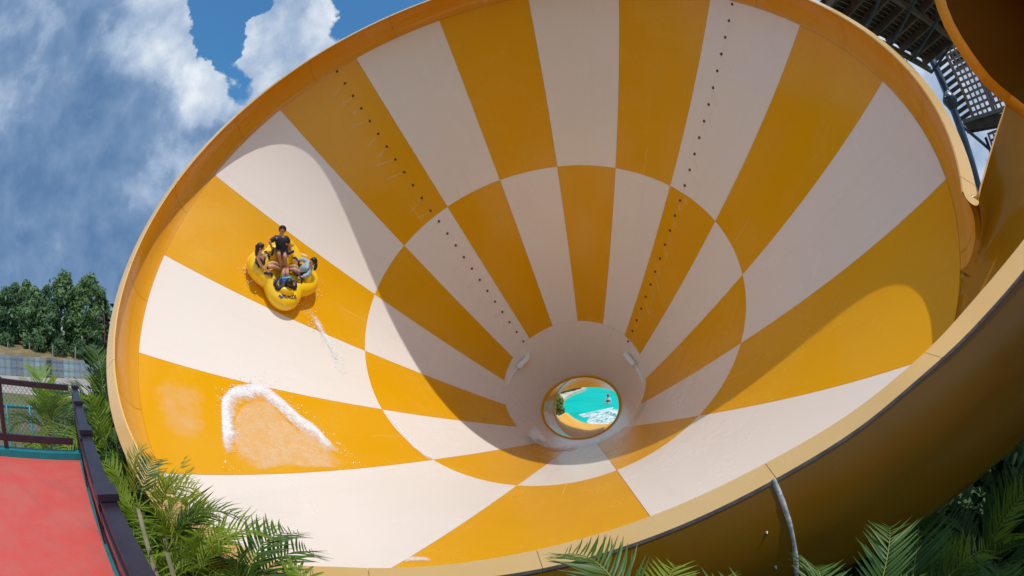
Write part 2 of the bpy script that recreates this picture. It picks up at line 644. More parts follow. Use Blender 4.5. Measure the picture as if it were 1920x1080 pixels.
def water_mat():
    m = bpy.data.materials.new('pool_water')
    m.use_nodes = True
    t = m.node_tree
    t.nodes.remove(t.nodes['Principled BSDF'])
    tc = N(t, 'ShaderNodeTexCoord')
    n = N(t, 'ShaderNodeTexNoise', i={'Scale': 0.3, 'Detail': 6.0})
    t.links.new(tc.outputs['Object'], n.inputs['Vector'])
    n2 = N(t, 'ShaderNodeTexNoise', i={'Scale': 2.2, 'Detail': 5.0, 'Distortion': 0.8})
    t.links.new(tc.outputs['Object'], n2.inputs['Vector'])
    b = N(t, 'ShaderNodeBump', i={'Strength': 0.5, 'Distance': 0.15})
    t.links.new(n2.outputs['Fac'], b.inputs['Height'])
    d = N(t, 'ShaderNodeBsdfDiffuse')
    t.links.new(mixc(t, ramp(t, n.outputs['Fac'], .35, .65), (0.0, 0.47, 0.385), (0.0, 0.56, 0.46)), d.inputs['Color'])
    t.links.new(b.outputs[0], d.inputs['Normal'])
    gl = N(t, 'ShaderNodeBsdfGlossy', i={'Roughness': 0.10})
    t.links.new(b.outputs[0], gl.inputs['Normal'])
    mx = N(t, 'ShaderNodeMixShader', i={0: 0.07})
    t.links.new(d.outputs[0], mx.inputs[1])
    t.links.new(gl.outputs[0], mx.inputs[2])
    t.links.new(mx.outputs[0], t.nodes['Material Output'].inputs['Surface'])
    return m


M_WATER = water_mat()
edge_px = [(1046, 783), (1050, 771), (1055, 762), (1060, 752), (1067, 746), (1076, 741.5), (1086, 737.5), (1095, 734.5), (1099, 731)]
left = [at_z(x, y, PZ) for x, y in edge_px]
left = [V((left[0].x - .5, 22.5, PZ))] + left + [V((10.5, 62, PZ)), V((14, 74, PZ)), V((30, 82, PZ))]
lft = resample(crm(left, 6), 60)
mb = MB()
rows = [[p, V((min(max(p.x + 14, 26), 40), p.y, PZ))] for p in lft]
mb.loft([[a.lerp(b, k / 8) for k in range(9)] for a, b in rows])
mb.build('water', M_WATER, kind='structure', label='turquoise pool water below the slide outlet')
# pale coping wall along the pool's left edge
M_COPING = mat('pale_render', (0.70, 0.62, 0.48), 0.8, var=0.25, vscale=1.5)
cp = thing('pool_wall', 'low pale curved wall along the edge of the turquoise pool', 'wall', V((left[4].x, left[4].y, PZ)))
mb = MB()
rows = []
for i, p in enumerate(lft):
    t = (lft[min(i + 1, 59)] - lft[max(i - 1, 0)]).normalized()
    o = V((-t.y, t.x, 0))
    wd = 1.4
    z0, z1 = -3.5, PZ + 0.30
    rows.append([p + V((0, 0, -.2)), V((p.x, p.y, z1)), V((p.x, p.y, z1)) + o * wd, V((p.x, p.y, z0)) + o * wd])
mb.loft(rows)
mb.build('coping', M_COPING, cp, smooth=False)

# ------------------------------------------------------------------ the water slide
slide = thing('water_slide', 'giant orange and cream checkered funnel water slide with open flume', 'water slide', V((0.5, 9, -3.4)))

M_BACK = mat('fibreglass_backing', (0.50, 0.36, 0.20), 0.8)


def sector_panel(i, z0, z1, m, nz=8):
    """One moulded panel of the funnel, with turned-down edges so that its joints show."""
    g = 0.004
    rows = []
    nt_ = 7
    zs = [z0 + (z1 - z0) * k / nz for k in range(nz + 1)]
    zs[0] += g / R
    zs[-1] -= g / R
    for z in zs:
        ga = math.degrees(g / (rad(z) * R))
        a0, a1 = i * 22.5 + ga, (i + 1) * 22.5 - ga
        ths = [a0 + (a1 - a0) * k / nt_ for k in range(nt_ + 1)]
        rows.append([surf(a, z) for a in ths])
    mb = MB()
    mb.loft(rows)
    for j, z in enumerate(zs):
        for k_, a in enumerate(ths):
            mb.uv[j * (nt_ + 1) + k_] = (radians(a) * R, z * R)
    # skirts
    def skirt(line):
        ax = [(BC * R + CAMP) + (BA * R) * (((p - CAMP) / R - BC).dot(BA)) for p in line]
        mb.loft([line, [p + (p - q).normalized() * 0.05 for p, q in zip(line, ax)]])
    skirt(rows[0]); skirt(rows[-1]); skirt([r[0] for r in rows]); skirt([r[-1] for r in rows])
    o = mb.build('panel', m, slide)
    return o


for i in range(16):
    sector_panel(i, 0.0, Z2, M_OR if i % 2 else M_CR)
    sector_panel(i, Z2, Z3, M_CR if i % 2 else M_OR)

M_SEAMO = mat('pale_seam_on_orange', (0.78, 0.52, 0.20), 0.5)
M_SEAMC = mat('pale_seam_on_cream', (0.70, 0.62, 0.53), 0.5)
for i in range(16):
    a = (i + .5) * 22.5
    for z0, z1 in ((0.005, Z2 - .006),):
        mb = MB()
        zz = [z0 + (z1 - z0) * k / 10 for k in range(11)]
        da = math.degrees(.005 / R)
        mb.loft([[surf(a - da / rad(z), z, .002), surf(a + da / rad(z), z, .002)] for z in zz])
        mb.build('seam', M_SEAMO if i % 2 else M_SEAMC, slide)
# backing behind the joints (also the funnel's outside)
mb = MB()
ths = [k * 5 for k in range(73)]
mb.loft([[surf(a, z, -0.035) for a in ths] for z in [-.005, .1, .3, .5, .7, .9, 1.1, 1.3, 1.40]])
mb.build('backing_shell', M_BACK, slide)
mb = MB()
mb.loft([[surf(a, z, -0.12) for a in ths] for z in [-.005, .1, .3, .5, .7, .9, 1.1, 1.3, 1.40]])
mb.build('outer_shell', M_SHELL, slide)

# throat and outlet tunnel
def circ(c, n, r, ks):
    n = n.normalized()
    a = n.cross(V((0, 0, 1))).normalized()          # to the right as one looks along n
    b = a.cross(n)
    return [c + (a * sin(radians(k)) + b * cos(radians(k))) * r for k in ks]   # k = 0 at the top, clockwise


def az_dip(az, dip):
    return V((sin(radians(az)) * cos(radians(dip)), cos(radians(az)) * cos(radians(dip)), -sin(radians(dip))))


KS = [k * 5 for k in range(73)]
hole_c = at(1089.6, 762, 18.35)
hole = circ(hole_c, az_dip(16.6, 44), 0.2 * R * 0.985, KS)
hole_out = circ(hole_c - az_dip(16.6, 44) * .06, az_dip(16.6, 44), 0.2 * R * 0.985 * 1.065, KS)
inner = [B(k * 5, R3, Z3) for k in range(73)]
mb = MB()
mid_rows = []
for s in (0, .12, .3, .5, .7, .88, 1):
    mid_rows.append([a.lerp(b, s) for a, b in zip(inner, hole_out)])
mb.loft(mid_rows)
mb.build('throat', M_CR, slide)
ring2_c = at(1098.6, 763, 19.7)
ring2 = circ(ring2_c, az_dip(20, 12), 62 / 828 * 19.7, KS)
mb = MB()
mb.loft([hole_out] + [[a.lerp(b, s) for a, b in zip(hole, ring2)] for s in (0, .03, .25, .5, .75, 1)])
mb.build('outlet_tunnel', M_TUBEIN, slide)
# joint flange between the two tunnel lengths: a slim ring standing proud
M_FLANGE = gelcoat('flange_gelcoat', (0.78, 0.50, 0.10), (0.7, 0.5, 0.2), 0.2)
mb = MB()
ra = circ(ring2_c, az_dip(20, 12), 62 / 828 * 19.7 - .012, KS)
rb = circ(ring2_c + az_dip(20, 12) * .05, az_dip(20, 12), 62 / 828 * 19.7 - .012, KS)
rc = circ(ring2_c + az_dip(20, 12) * .05, az_dip(20, 12), 62 / 828 * 19.7 + .06, KS)
mb.loft([ring2, ra, rb, rc])
mb.build('joint_flange', M_FLANGE, slide)
# visor: the roof of the last length, over the chute
ktop = [k for k in range(-72, 73, 6)]
r2top = circ(ring2_c + az_dip(20, 12) * .05, az_dip(20, 12), 62 / 828 * 19.7 + .02, ktop)
lip_px = resample(crm([V((x, y, 0)) for x, y in ((1043, 741), (1056, 734), (1072, 729.5), (1092, 726.5), (1112, 726), (1132, 728), (1147, 732), (1156, 738))], 6), len(ktop))
endl = [at(p.x, p.y, 23.0) for p in lip_px]
mb = MB()
mb.loft([[a.lerp(b, s) + V((0, 0, 0.10 * sin(pi * s))) for a, b in zip(r2top, endl)] for s in (0, .2, .4, .6, .8, 1)])
mb.loft([endl, [p + V((0, 0, .10)) for p in endl]])
mb.build('outlet_roof', M_TUBEIN, slide)
# chute: the open run-out below
kbot = [k for k in range(90, 289, 9)]
c0 = circ(ring2_c + az_dip(20, 12) * .05, az_dip(20, 12), 62 / 828 * 19.7 + .01, kbot)
end_px = [(1160, 772, -2.6), (1163, 780, -2.9), (1160, 788, -3.2), (1150, 792, -3.31), (1135, 793.5, -3.33), (1120, 793, -3.33), (1105, 792.5, -3.33), (1093, 791, -3.32), (1083, 788, -3.25), (1074, 782, -3.0),
          (1068, 777, -2.75), (1063, 774, -2.5), (1057, 775, -2.35), (1050, 779, -2.2), (1044, 784, -2.0)]
endc = resample(crm([at_z(x, y, z) for x, y, z in end_px], 4), len(kbot))
mb = MB()
mb.loft([[a.lerp(b, s) + V((0, 0, -0.25 * sin(pi * s) * s)) for a, b in zip(c0, endc)] for s in (0, .15, .3, .45, .6, .75, .9, 1)])
M_CHUTE = mat('wet_orange_chute', (0.84, 0.46, 0.09), 0.5, spec=0.1, col2=(0.82, 0.38, 0.01), vscale=.5)
mb.build('run_out_chute', M_CHUTE, slide)

# rim: inner wall and faded flat lip, in moulded segments
WALL = [(1.0005, 0.0), (1.006, -.012), (1.005, -.035), (.997, -.062), (.980, -.090), (.962, -.106), (.9465, -.1125)]
LIPP = [(.9455, -.1125), (.9465, -.1160), (.9750, -.1150), (.9760, -.1140), (.9765, -.108)]
OUTP = [(.9765, -.108), (1.0, -.085), (1.018, -.05), (1.022, 0.0)]
cuts = [184] + [k * 22.5 + 11.25 for k in range(8, 22)] + [486]
cuts = sorted(set(c for c in cuts if 184 <= c <= 486))
for a0, a1 in zip(cuts, cuts[1:]):
    if a1 - a0 < 1:
        continue
    n = max(2, int((a1 - a0) / 2.2))
    e = 0.035
    tt = [a0 + e + (a1 - a0 - 2 * e) * k / n for k in range(n + 1)]
    mb = MB(); mb.loft([[B(a, r, z) for a in tt] for r, z in WALL]); mb.build('rim_wall', M_RIM, slide)
    mb = MB(); mb.loft([[B(a, r, z) for a in tt] for r, z in LIPP]); mb.build('rim_lip', M_LIP, slide, smooth=False)
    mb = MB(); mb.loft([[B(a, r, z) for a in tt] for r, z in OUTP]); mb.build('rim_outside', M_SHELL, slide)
mb = MB()
tt = [184 + 302 * k / 120 for k in range(121)]
mb.loft([[B(a, r + .002, z) for a in tt] for r, z in WALL])
mb.loft([[B(a, r + .001, z + .0012) for a in tt] for r, z in LIPP])
mb.build('rim_backing', M_JOINT, slide)

# near side of the mouth: the lip climbs towards the flume
NEAR = [  # inner px, outer px, distance
    ((404, 1024), (384, 1035), 3.74), ((518, 1051), (512, 1071), 3.45), ((640, 1063), (642, 1087), 3.2), ((760, 1064), (770, 1093), 3.05),
    ((875, 1054), (888, 1085), 2.95), ((1040, 1023), (1052, 1058), 2.85), ((1219, 968), (1238, 1000), 2.8), ((1434, 869), (1455, 897), 2.85),
    ((1586, 780), (1608, 803), 2.98), ((1686, 703), (1712, 718), 3.12), ((1762, 633), (1798, 641), 3.3), ((1830, 557), (1868, 567), 3.5),
    ((1908, 464), (1945, 474), 3.8), ((1985, 362), (2015, 372), 4.2), ((2080, 240), (2110, 250), 4.9)]
ni = crm([B(184, .9465, -.1160)] + [at(a[0], a[1], d) for a, b, d in NEAR[1:]], 5)
no = crm([B(184, .9750, -.1150)] + [at(b[0], b[1], d) for a, b, d in NEAR[1:]], 5)
IDX_N0 = 10 * 5            # where the flume's near edge begins
for k0, k1 in ((0, 12), (12, 24), (24, 35), (35, 48), (48, len(ni) - 1)):
    sl = slice(k0, k1 + 1)
    a, b = [p.copy() for p in ni[sl]], [p.copy() for p in no[sl]]
    eps = 0.004
    a[0] += (a[1] - a[0]).normalized() * eps; b[0] += (b[1] - b[0]).normalized() * eps
    mb = MB()
    mb.loft([a, b])
    mb.build('rim_lip', M_LIP, slide)
    mb = MB()
    mb.loft([[p + V((0, 0, -.03)) for p in a], a])
    mb.build('lip_inside', M_RIM, slide)
    mb = MB()
    mb.loft([[p + V((0, 0, -.0005)) for p in b], [p + V((0, 0, -.022)) + (p - q) * .03 for p, q in zip(b, a)]])
    mb.build('lip_edge', M_GREYEDGE, slide)
# inside wall of the near side (mostly behind the lip)
mb = MB()
rows = []
for k in range(IDX_N0 + 1):
    th = 184 + (139 - 184) * k / IDX_N0
    p0 = B(th, 1.0005, 0)
    p1 = ni[k] + V((0, 0, -.02))
    midp = p0.lerp(p1, .5) + (p0 - B(th, 0.9, 0)).normalized() * 0.15
    rows.append(crm([p0, midp, p1], 4))
mb.loft(rows)
mb.build('rim_wall', M_RIM, slide)

# outside of the near side and of the flume: a half-pipe hanging from the lip
def shell_row(k, rho=1.25, ph0=-16, ph1=150, n=22):
    T = (no[min(k + 1, len(no) - 1)] - no[max(k - 1, 0)]).normalized()
    D = V((0, 0, -1))
    D = (D - T * D.dot(T)).normalized()
    S = T.cross(D)
    if S.dot(no[k] - ni[k]) < 0:
        S = -S
    p0 = no[k] + (no[k] - ni[k]) * 0.02 + V((0, 0, -.024))
    p0 -= (no[k] - ni[k]) * 0.25
    c = p0 - (S * cos(radians(ph0)) + D * sin(radians(ph0))) * rho
    return [c + (S * cos(radians(ph0 + (ph1 - ph0) * i / n)) + D * sin(radians(ph0 + (ph1 - ph0) * i / n))) * rho for i in range(n + 1)]


SEAM_K = 7 * 5
for k0, k1 in ((0, SEAM_K), (SEAM_K, len(ni) - 1)):
    mb = MB()
    mb.loft([shell_row(k) for k in range(k0, k1 + 1)])
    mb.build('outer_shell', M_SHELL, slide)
# weathered sealant strip over the shell joint, and its bolts
def out_dir(k):
    r = shell_row(k)
    c = (r[0] + r[-1]) / 2
    return r, c


r0 = shell_row(SEAM_K)
mb = MB()
cc = sum((p for p in r0), V()) / len(r0)
Tn = (no[SEAM_K + 1] - no[SEAM_K - 1]).normalized()
rows = []
for i in range(0, 12):
    p = r0[i]
    nrm = ((r0[min(i + 1, 22)] - r0[max(i - 1, 0)]).cross(Tn)).normalized()
    if nrm.dot(CAMP - p) < 0:
        nrm = -nrm
    wv = 0.018 + 0.006 * sin(i * 1.9) + 0.004 * sin(i * 4.1)
    off = Tn * (0.012 * sin(i * .8))
    rows.append([p - Tn * wv + off - nrm * .01, p - Tn * wv * .8 + nrm * .014 + off, p + nrm * .022 + off, p + Tn * wv * .8 + nrm * .014 + off, p + Tn * wv + off - nrm * .01])
mb.loft(rows)
mb.build('seam_strip', M_SEAL, slide)
for k, i in ((SEAM_K - 1, 2), (SEAM_K - 1, 4), (SEAM_K - 1, 6)):
    r = shell_row(k)
    p = r[i]
    nrm = ((r[i + 1] - r[i - 1]).cross(Tn)).normalized()
    if nrm.dot(CAMP - p) < 0:
        nrm = -nrm
    mb = MB()
    mb.tube([p - nrm * .005, p + nrm * .004], 0.012, 10)
    mb.tube([p + nrm * .004, p + nrm * .012], 0.008, 6)
    mb.tube([p + nrm * .012, p + nrm * .022], 0.004, 6)
    mb.build('bolt', M_STEEL, slide)

# tunnel: the enclosed length of flume, seen from outside its mouth
TP = [((1887, 196), 5.95), ((1849, 164), 5.8), ((1812, 118), 5.65), ((1774, 58), 5.65), ((1752, 0), 5.75), ((1745, -60), 5.95), ((1775, -150), 6.3), ((1860, -220), 6.5), ((1980, -250), 6.4),
      ((2120, -200), 5.7), ((2200, -60), 5.5), ((2190, 120), 5.3), ((2090, 250), 5.1), ((1985, 260), 5.5), ((1920, 222), 5.85)]
mouth = resample(crm([at(q[0], q[1], d) for q, d in TP] + [at(1887, 196, 5.95)], 5), 61)
mc = sum(mouth[:-1], V()) / 60
# flume: trough from the dark tunnel down into the mouth
FP = [((1835, 366), 5.14), ((1845, 335), 5.25), ((1857, 292), 5.45), ((1871, 245), 5.68), ((1887, 196), 5.95)]
fe = resample(crm([at(q[0], q[1], d) for q, d in FP], 5), 13)
nn = resample([p + V((0, 0, -.02)) for p in ni[IDX_N0:]], 13)
ring_th = [128 + 10 * k / 8 for k in range(9)]
tailp = [B(138, 1.0005, 0), nn[0].lerp(B(138.5, 1.01, 0), .5), nn[0]]
row0 = resample(crm([B(486, .9750, -.1150), B(486.3, .996, -.088), B(486.6, 1.006, -.055), B(487.2, 1.010, -.025), B(488, 1.0045, -.004), B(489.5, 1.0008, 0)], 6), 9) + [B(a, 1.0008, 0) for a in ring_th[2:]] + resample(crm(tailp, 6), 10)[1:]
fe[0] = row0[0].copy()
arc = mouth[::-1][:20]
fine = resample(arc, 201)
fr = [k / 24 for k in range(25)]
row1 = [fine[round(f * 200)] for f in fr]
rows = []
for j in range(13):
    s = j / 12
    base = [p.lerp(q, s) for p, q in zip(row0, row1)]
    df, dn = fe[j] - base[0], nn[j] - base[-1]
    rows.append([p + df * (1 - k / 24) ** 2 + dn * (k / 24) ** 3 for k, p in enumerate(base)])
pre = []
for k, p in enumerate(row0):
    q = (p - CAMP) / R - BC
    ax = BA * q.dot(BA)
    out = (q - ax).normalized()
    back = (B(480, 1, 0) - B(486, 1, 0)) if k < 9 else V()
    pre.append(p + out * (.05 if k else .02) * 1.0 + back.normalized() * (.35 if k < 9 else 0) + BA * (.04 if k >= 9 else 0))
mb = MB()
mb.loft([pre] + rows)
mb.build('flume_trough', M_TROUGH, slide)
wl = resample([B(486, .9750, -.1150)] + [B(486, r, z) for r, z in WALL[::-1]], 14)
tgt = resample(rows[2][:10], 14)
mb = MB()
mb.loft([[a.lerp(b, f) for a, b in zip(wl, tgt)] for f in (0, .25, .5, .75, 1)])
mb.build('flume_fillet', M_TROUGH, slide)
# its far edge, a narrow flat flange
mb = MB()
o1 = [p + V((0.02, 0.035, 0.012)) for p in fe]
mb.loft([fe, o1, [p + V((0, 0.01, -.03)) for p in o1]])
mb.build('flume_edge', M_LIP, slide)
# rounded end of the far rim lip
mb = MB()
pi_, po_ = B(486, .9465, -.1165), B(486, .9755, -.1165)
cen = (pi_ + po_) / 2
tan = (B(487, .96, -.115) - B(485, .96, -.115)).normalized()
mb.add([cen] + [cen + (pi_ - cen) * cos(pi * k / 12) + tan * 0.15 * sin(pi * k / 12) for k in range(13)], [(0, k + 1, k + 2) for k in range(12)])
mb.build('rim_lip', M_LIP, slide)

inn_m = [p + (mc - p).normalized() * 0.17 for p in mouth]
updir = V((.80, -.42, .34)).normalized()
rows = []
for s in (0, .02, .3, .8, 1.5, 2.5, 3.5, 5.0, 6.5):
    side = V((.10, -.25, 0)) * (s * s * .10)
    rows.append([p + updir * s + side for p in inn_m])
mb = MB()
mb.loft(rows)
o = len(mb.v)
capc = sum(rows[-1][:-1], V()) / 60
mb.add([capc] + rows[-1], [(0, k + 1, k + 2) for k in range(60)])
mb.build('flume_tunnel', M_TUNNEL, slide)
rows = [[p + updir * s + V((.10, -.25, 0)) * (s * s * .10) for p in mouth] for s in (0, .5, 1.5, 2.5, 3.5, 5.0, 6.6)]
mb = MB(); mb.loft(rows); mb.build('flume_tunnel_outside', M_SHELL, slide)
mb = MB(); mb.loft([inn_m, mouth, [p + updir * .06 for p in mouth]]); mb.build('tunnel_flange', M_RIM, slide)

# nozzles: two rows, 24 each
noz = MB()
def frame(th, z):
    p = surf(th, z)
    n = (surf(th, z, 1.0) - p).normalized()
    down = V((0, 0, -1)) - n * V((0, 0, -1)).dot(n)
    down.normalize()
    side = n.cross(down)
    return Matrix((side, down, n)).transposed().to_4x4(), p


noz.tube([(0, 0, -.01), (0, 0, .010)], .045, 12)
noz.tube([(0, 0, .010), (0, 0, .04), (0, .01, .055)], [.026, .022, .014], 8)
noz_me = noz.mesh('nozzle', M_NOZ)
jet = MB()
rows = []
for k in range(7):
    s = k / 6
    rows.append([V((-(.02 + .16 * s) + (.04 + .32 * s) * i / 4, .02 + .62 * s, .06 - .03 * s)) for i in range(5)])
jet.loft(rows, uv=True)
jet_me = jet.mesh('water_jet', M_JET)
random.seed(3)
for (a, b, c, dd_), skew in ((((632, 134), (807, 395), (823, 415), (981, 640)), 1), (((1373, 8), (1284, 348), (1275, 376), (1178, 640)), -1)):
    for (p0, p1) in ((a, b), (c, dd_)):
        t0, z0 = on_bowl(*p0)
        t1, z1 = on_bowl(*p1)
        if abs(t0 - t1) > 180:
            t1 += 360 if t1 < t0 else -360
        for k in range(12):
            u = k / 11
            th, z = t0 + (t1 - t0) * u, z0 + (z1 - z0) * u
            Mx, p = frame(th, z)
            Mx = Matrix.Translation(p) @ Mx
            o = link('nozzle', noz_me, slide, mat=slide.matrix_basis.inverted() @ Mx)
            if random.random() < .85:
                rz = Matrix.Rotation(radians((48 if skew > 0 else 8) + random.uniform(-22, 22)), 4, 'Z') @ Matrix.Diagonal((random.uniform(.4, .8), random.uniform(.5, 1.2), 1, 1))
                link('water_jet', jet_me, slide, mat=slide.matrix_basis.inverted() @ Mx @ rz)

# white spouts by the throat
for (p0, p1, q) in (((988, 668), (967, 690), 1), ((1177, 664), (1194, 684), -1)):
    t0, z0 = on_bowl(*p0)
    t1, z1 = on_bowl(*p1)
    a, b = surf(t0, z0, .12), surf(t1, z1, .12)
    mb = MB()
    d = (b - a).normalized()
    mb.tube([surf(t0, z0, -.1) - d * .10, surf(t0, z0, .06) - d * .05, a, a.lerp(b, .5), b], .115, 14)
    mb.build('spout', M_WHITEPVC, slide)
    mb = MB()
    e = V((0, 0, -1)) + d * .8
    pts = [b, b + d * .5 + V((0, 0, -.1)), b + d * .9 + V((0, 0, -.55)), b + d * 1.1 + V((0, 0, -1.2))]
    pts = crm(pts, 4)
    sidev = d.cross(V((0, 0, 1))).normalized()
    vdir = (b - CAMP).normalized()
    mb.loft([[p + sidev * (.10 + .14 * k / len(pts)) * (i - 2) / 2 + V((0, 0, .08 * (1 - abs(i - 2) / 2))) for i in range(5)] for k, p in enumerate(pts)], uv=True)
    mb.build('spout_water', M_SPRAY, slide)


# ------------------------------------------------------------------ deck and railing
M_DECK = mat('red_deck_paint', (0.66, 0.085, 0.062), 0.6, col2=(0.60, 0.12, 0.09), vscale=2.2, bump=0.25, bscale=25)
M_TEAL = mat('teal_kerb_paint', (0.0, 0.20, 0.22), 0.45, var=0.25, vscale=5)
M_CONC = mat('grey_concrete', (0.30, 0.29, 0.27), 0.9, var=0.3)
M_RAIL = mat('maroon_black_rail', (0.026, 0.015, 0.024), 0.34, coat=0.1, var=0.3, vscale=8)
M_WIRE = mat('dark_netting', (0.05, 0.045, 0.045), 0.6)


def add_deck_marks():
    """scuffs and worn patches of the deck paint"""
    t = M_DECK.node_tree
    p = t.nodes['Principled BSDF']
    src = p.inputs['Base Color'].links[0].from_socket
    tc = N(t, 'ShaderNodeTexCoord')
    n = N(t, 'ShaderNodeTexNoise', i={'Scale': 9.0, 'Detail': 10.0, 'Roughness': 0.72})
    t.links.new(tc.outputs['Object'], n.inputs['Vector'])
    f = math_n(t, 'MULTIPLY', ramp(t, n.outputs['Fac'], 0.62, 0.74), 0.55)
    c1 = mixc(t, f, src, (0.50, 0.33, 0.29))
    n2 = N(t, 'ShaderNodeTexNoise', i={'Scale': 0.9, 'Detail': 4.0})
    mp = N(t, 'ShaderNodeMapping', i={'Scale': (1.0, 4.0, 1.0)})
    t.links.new(tc.outputs['Object'], mp.inputs[0])
    t.links.new(mp.outputs[0], n2.inputs['Vector'])
    c2 = mixc(t, math_n(t, 'MULTIPLY', ramp(t, n2.outputs['Fac'], 0.5, 0.7), 0.35), c1, (0.42, 0.09, 0.08))
    t.links.new(c2, p.inputs['Base Color'])


add_deck_marks()
DK = V((-5.52, 3.20, 0))                      # the deck's far corner
DA = V((0.873, -0.488, 0)).normalized()       # along the right-hand edge, towards the camera
DB = V((-DA.y, DA.x, 0)) * -1                 # along the back edge, to the left


def dk(a, b, z=0.0):
    return DK + DA * a + DB * b + V((0, 0, z))


mb = MB()
nx, ny = 24, 14
mb.loft([[dk(11.0 * i / nx, 6.5 * j / ny) for i in range(nx + 1)] for j in range(ny + 1)])
mb.build('deck_floor', M_DECK, kind='structure', label='red painted deck floor with worn patches')
mb = MB()
mb.box(dk(5.5, 3.25, -.16), DA * 5.6, DB * 3.4, V((0, 0, .15)))
for a, b in ((.3, .3), (5, .3), (.3, 6), (5, 6), (10.5, .3), (10.5, 6)):
    mb.box(dk(a, b, -1.9), DA * .18, DB * .18, V((0, 0, 1.6)))
mb.build('deck_slab', M_CONC, kind='structure', smooth=False)
kb = thing('kerb', 'teal painted kerb along the edges of the red deck', 'kerb', dk(0, 0))
mb = MB()
mb.box(dk(-.10, 3.1, .0), DA * .10, DB * 3.3, V((0, 0, .09)))
mb.build('back_kerb', M_TEAL, kb, smooth=False)
mb = MB()
mb.box(dk(5.55, -.035, .012), DA * 5.45, DB * .033, V((0, 0, .03)))
mb.build('side_kerb', M_TEAL, kb, smooth=False)


def netting(a0, b0, a1, b1, z0, z1, parent, step=.075):
    mb = MB()
    L = sqrt((a1 - a0) ** 2 + (b1 - b0) ** 2)
    n = int((L + (z1 - z0)) / step)
    hgt = z1 - z0
    def pt(u, z):
        f = u / L
        return dk(a0 + (a1 - a0) * f, b0 + (b1 - b0) * f, z)
    for i in range(n):
        u = i * step
        ua, ub = max(0, u - hgt), min(u, L)
        if ub - ua < .02:
            continue
        for sgn in (1, -1):
            za = z0 + (u - ub), z0 + (u - ua)
            if sgn == 1:
                p, q = pt(ub, za[0]), pt(ua, za[1])
            else:
                p, q = pt(ub, z1 - (u - ub)), pt(ua, z1 - (u - ua))
            mb.bar(p, q, .004, .004)
    mb.build('netting', M_WIRE, parent, smooth=False, kind='stuff')


back = thing('railing', 'dark maroon railing with wire netting along the back edge of the red deck', 'railing', dk(-.1, 1))
for b in (1.27, 2.54, 3.81, 5.1):
    mb = MB()
    mb.box(dk(-.1, b, .52), DA * .035, DB * .035, V((0, 0, .47)))
    mb.build('post', M_RAIL, back, smooth=False)
mb = MB(); mb.box(dk(-.1, 2.6, .94), DA * .04, DB * 2.54, V((0, 0, .035))); mb.build('top_rail', M_RAIL, back, smooth=False)
mb = MB(); mb.box(dk(-.1, 2.6, .235), DA * .03, DB * 2.54, V((0, 0, .045))); mb.build('lower_rail', M_RAIL, back, smooth=False)
netting(-.1, .08, -.1, 5.0, .28, .90, back)
sidr = thing('railing', 'dark railing with broad flat top boards along the palm side of the deck', 'railing', dk(3, -.1))
PA = [-.10, 1.25, 2.72, 4.18, 5.65, 7.1]
for a in PA:
    mb = MB()
    mb.box(dk(a, -.055, .50), DA * .045, DB * .045, V((0, 0, .445)))
    mb.box(dk(a, -.055, .96), DA * .085, DB * .062, V((0, 0, .018)))
    mb.build('post', M_RAIL, sidr, smooth=False)
for a0, a1 in zip(PA, PA[1:]):
    mb = MB()
    mb.box(dk((a0 + a1) / 2, -.055, .915), DA * ((a1 - a0) / 2 - .052), DB * .048, V((0, 0, .022)))
    mb.build('top_board', M_RAIL, sidr, smooth=False)
    mb = MB()
    mb.box(dk((a0 + a1) / 2, -.012, .82), DA * ((a1 - a0) / 2 - .052), DB * .02, V((0, 0, .06)))
    mb.build('side_rail', M_RAIL, sidr, smooth=False)
    mb = MB()
    mb.box(dk((a0 + a1) / 2, -.055, .14), DA * ((a1 - a0) / 2 - .052), DB * .03, V((0, 0, .04)))
    mb.build('lower_rail', M_RAIL, sidr, smooth=False)
    netting(a0 + .06, -.06, a1 - .06, -.12, .18, .76, sidr)

# ------------------------------------------------------------------ hoarding, poles, hillside trees
M_SHEETS = [mat('blue_grey_sheet', (0.30, 0.37, 0.44), 0.45, metal=0.3, var=0.2, vscale=1.5), mat('pale_blue_sheet', (0.40, 0.50, 0.56), 0.4, metal=0.3, var=0.2, vscale=1.5),
            mat('pale_aqua_sheet', (0.42, 0.58, 0.60), 0.4, metal=0.2, var=0.15, vscale=1.5), mat('dark_sheet', (0.08, 0.10, 0.12), 0.6)]
M_TIMBER = mat('weathered_timber', (0.42, 0.36, 0.32), 0.85, var=0.3, vscale=6)
HA, HB = at_z(-40, 700, -4.6), at_z(196, 710.5, -4.6)
hd = (HB - HA).normalized()
hn = V((-hd.y, hd.x, 0))
if hn.dot(CAMP - HA) < 0:
    hn = -hn
HL = (HB - HA).length + 9
hoard = thing('hoarding', 'long blue-grey sheet metal hoarding with timber frame below the hill', 'fence', HA.lerp(HB, .5))
npan = int(HL / 1.02)
random.seed(11)
pm = {}
for i in range(npan):
    k = 3 if i == 12 else random.choice((0, 0, 0, 1, 1, 2)) if not 15 <= i <= 19 else random.choice((1, 2))
    if k not in pm:
        mb = MB()
        rows = [[], []]
        for q in range(13):
            x = -.5 + q / 12
            dpt = .02 if q % 2 else -.02
            rows[0].append((x, dpt, 0))
            rows[1].append((x, dpt, 2.35))
        mb.loft(rows)
        pm[k] = mb.mesh('panel', M_SHEETS[k], smooth=False)
    p = HA + hd * (i * 1.02) + V((0, 0, .05 * sin(i * 2.1)))
    Mx = Matrix.Translation(p) @ Matrix((hd, hn, V((0, 0, 1)))).transposed().to_4x4()
    link('panel', pm[k], hoard, mat=hoard.matrix_basis.inverted() @ Mx)
post_me = None
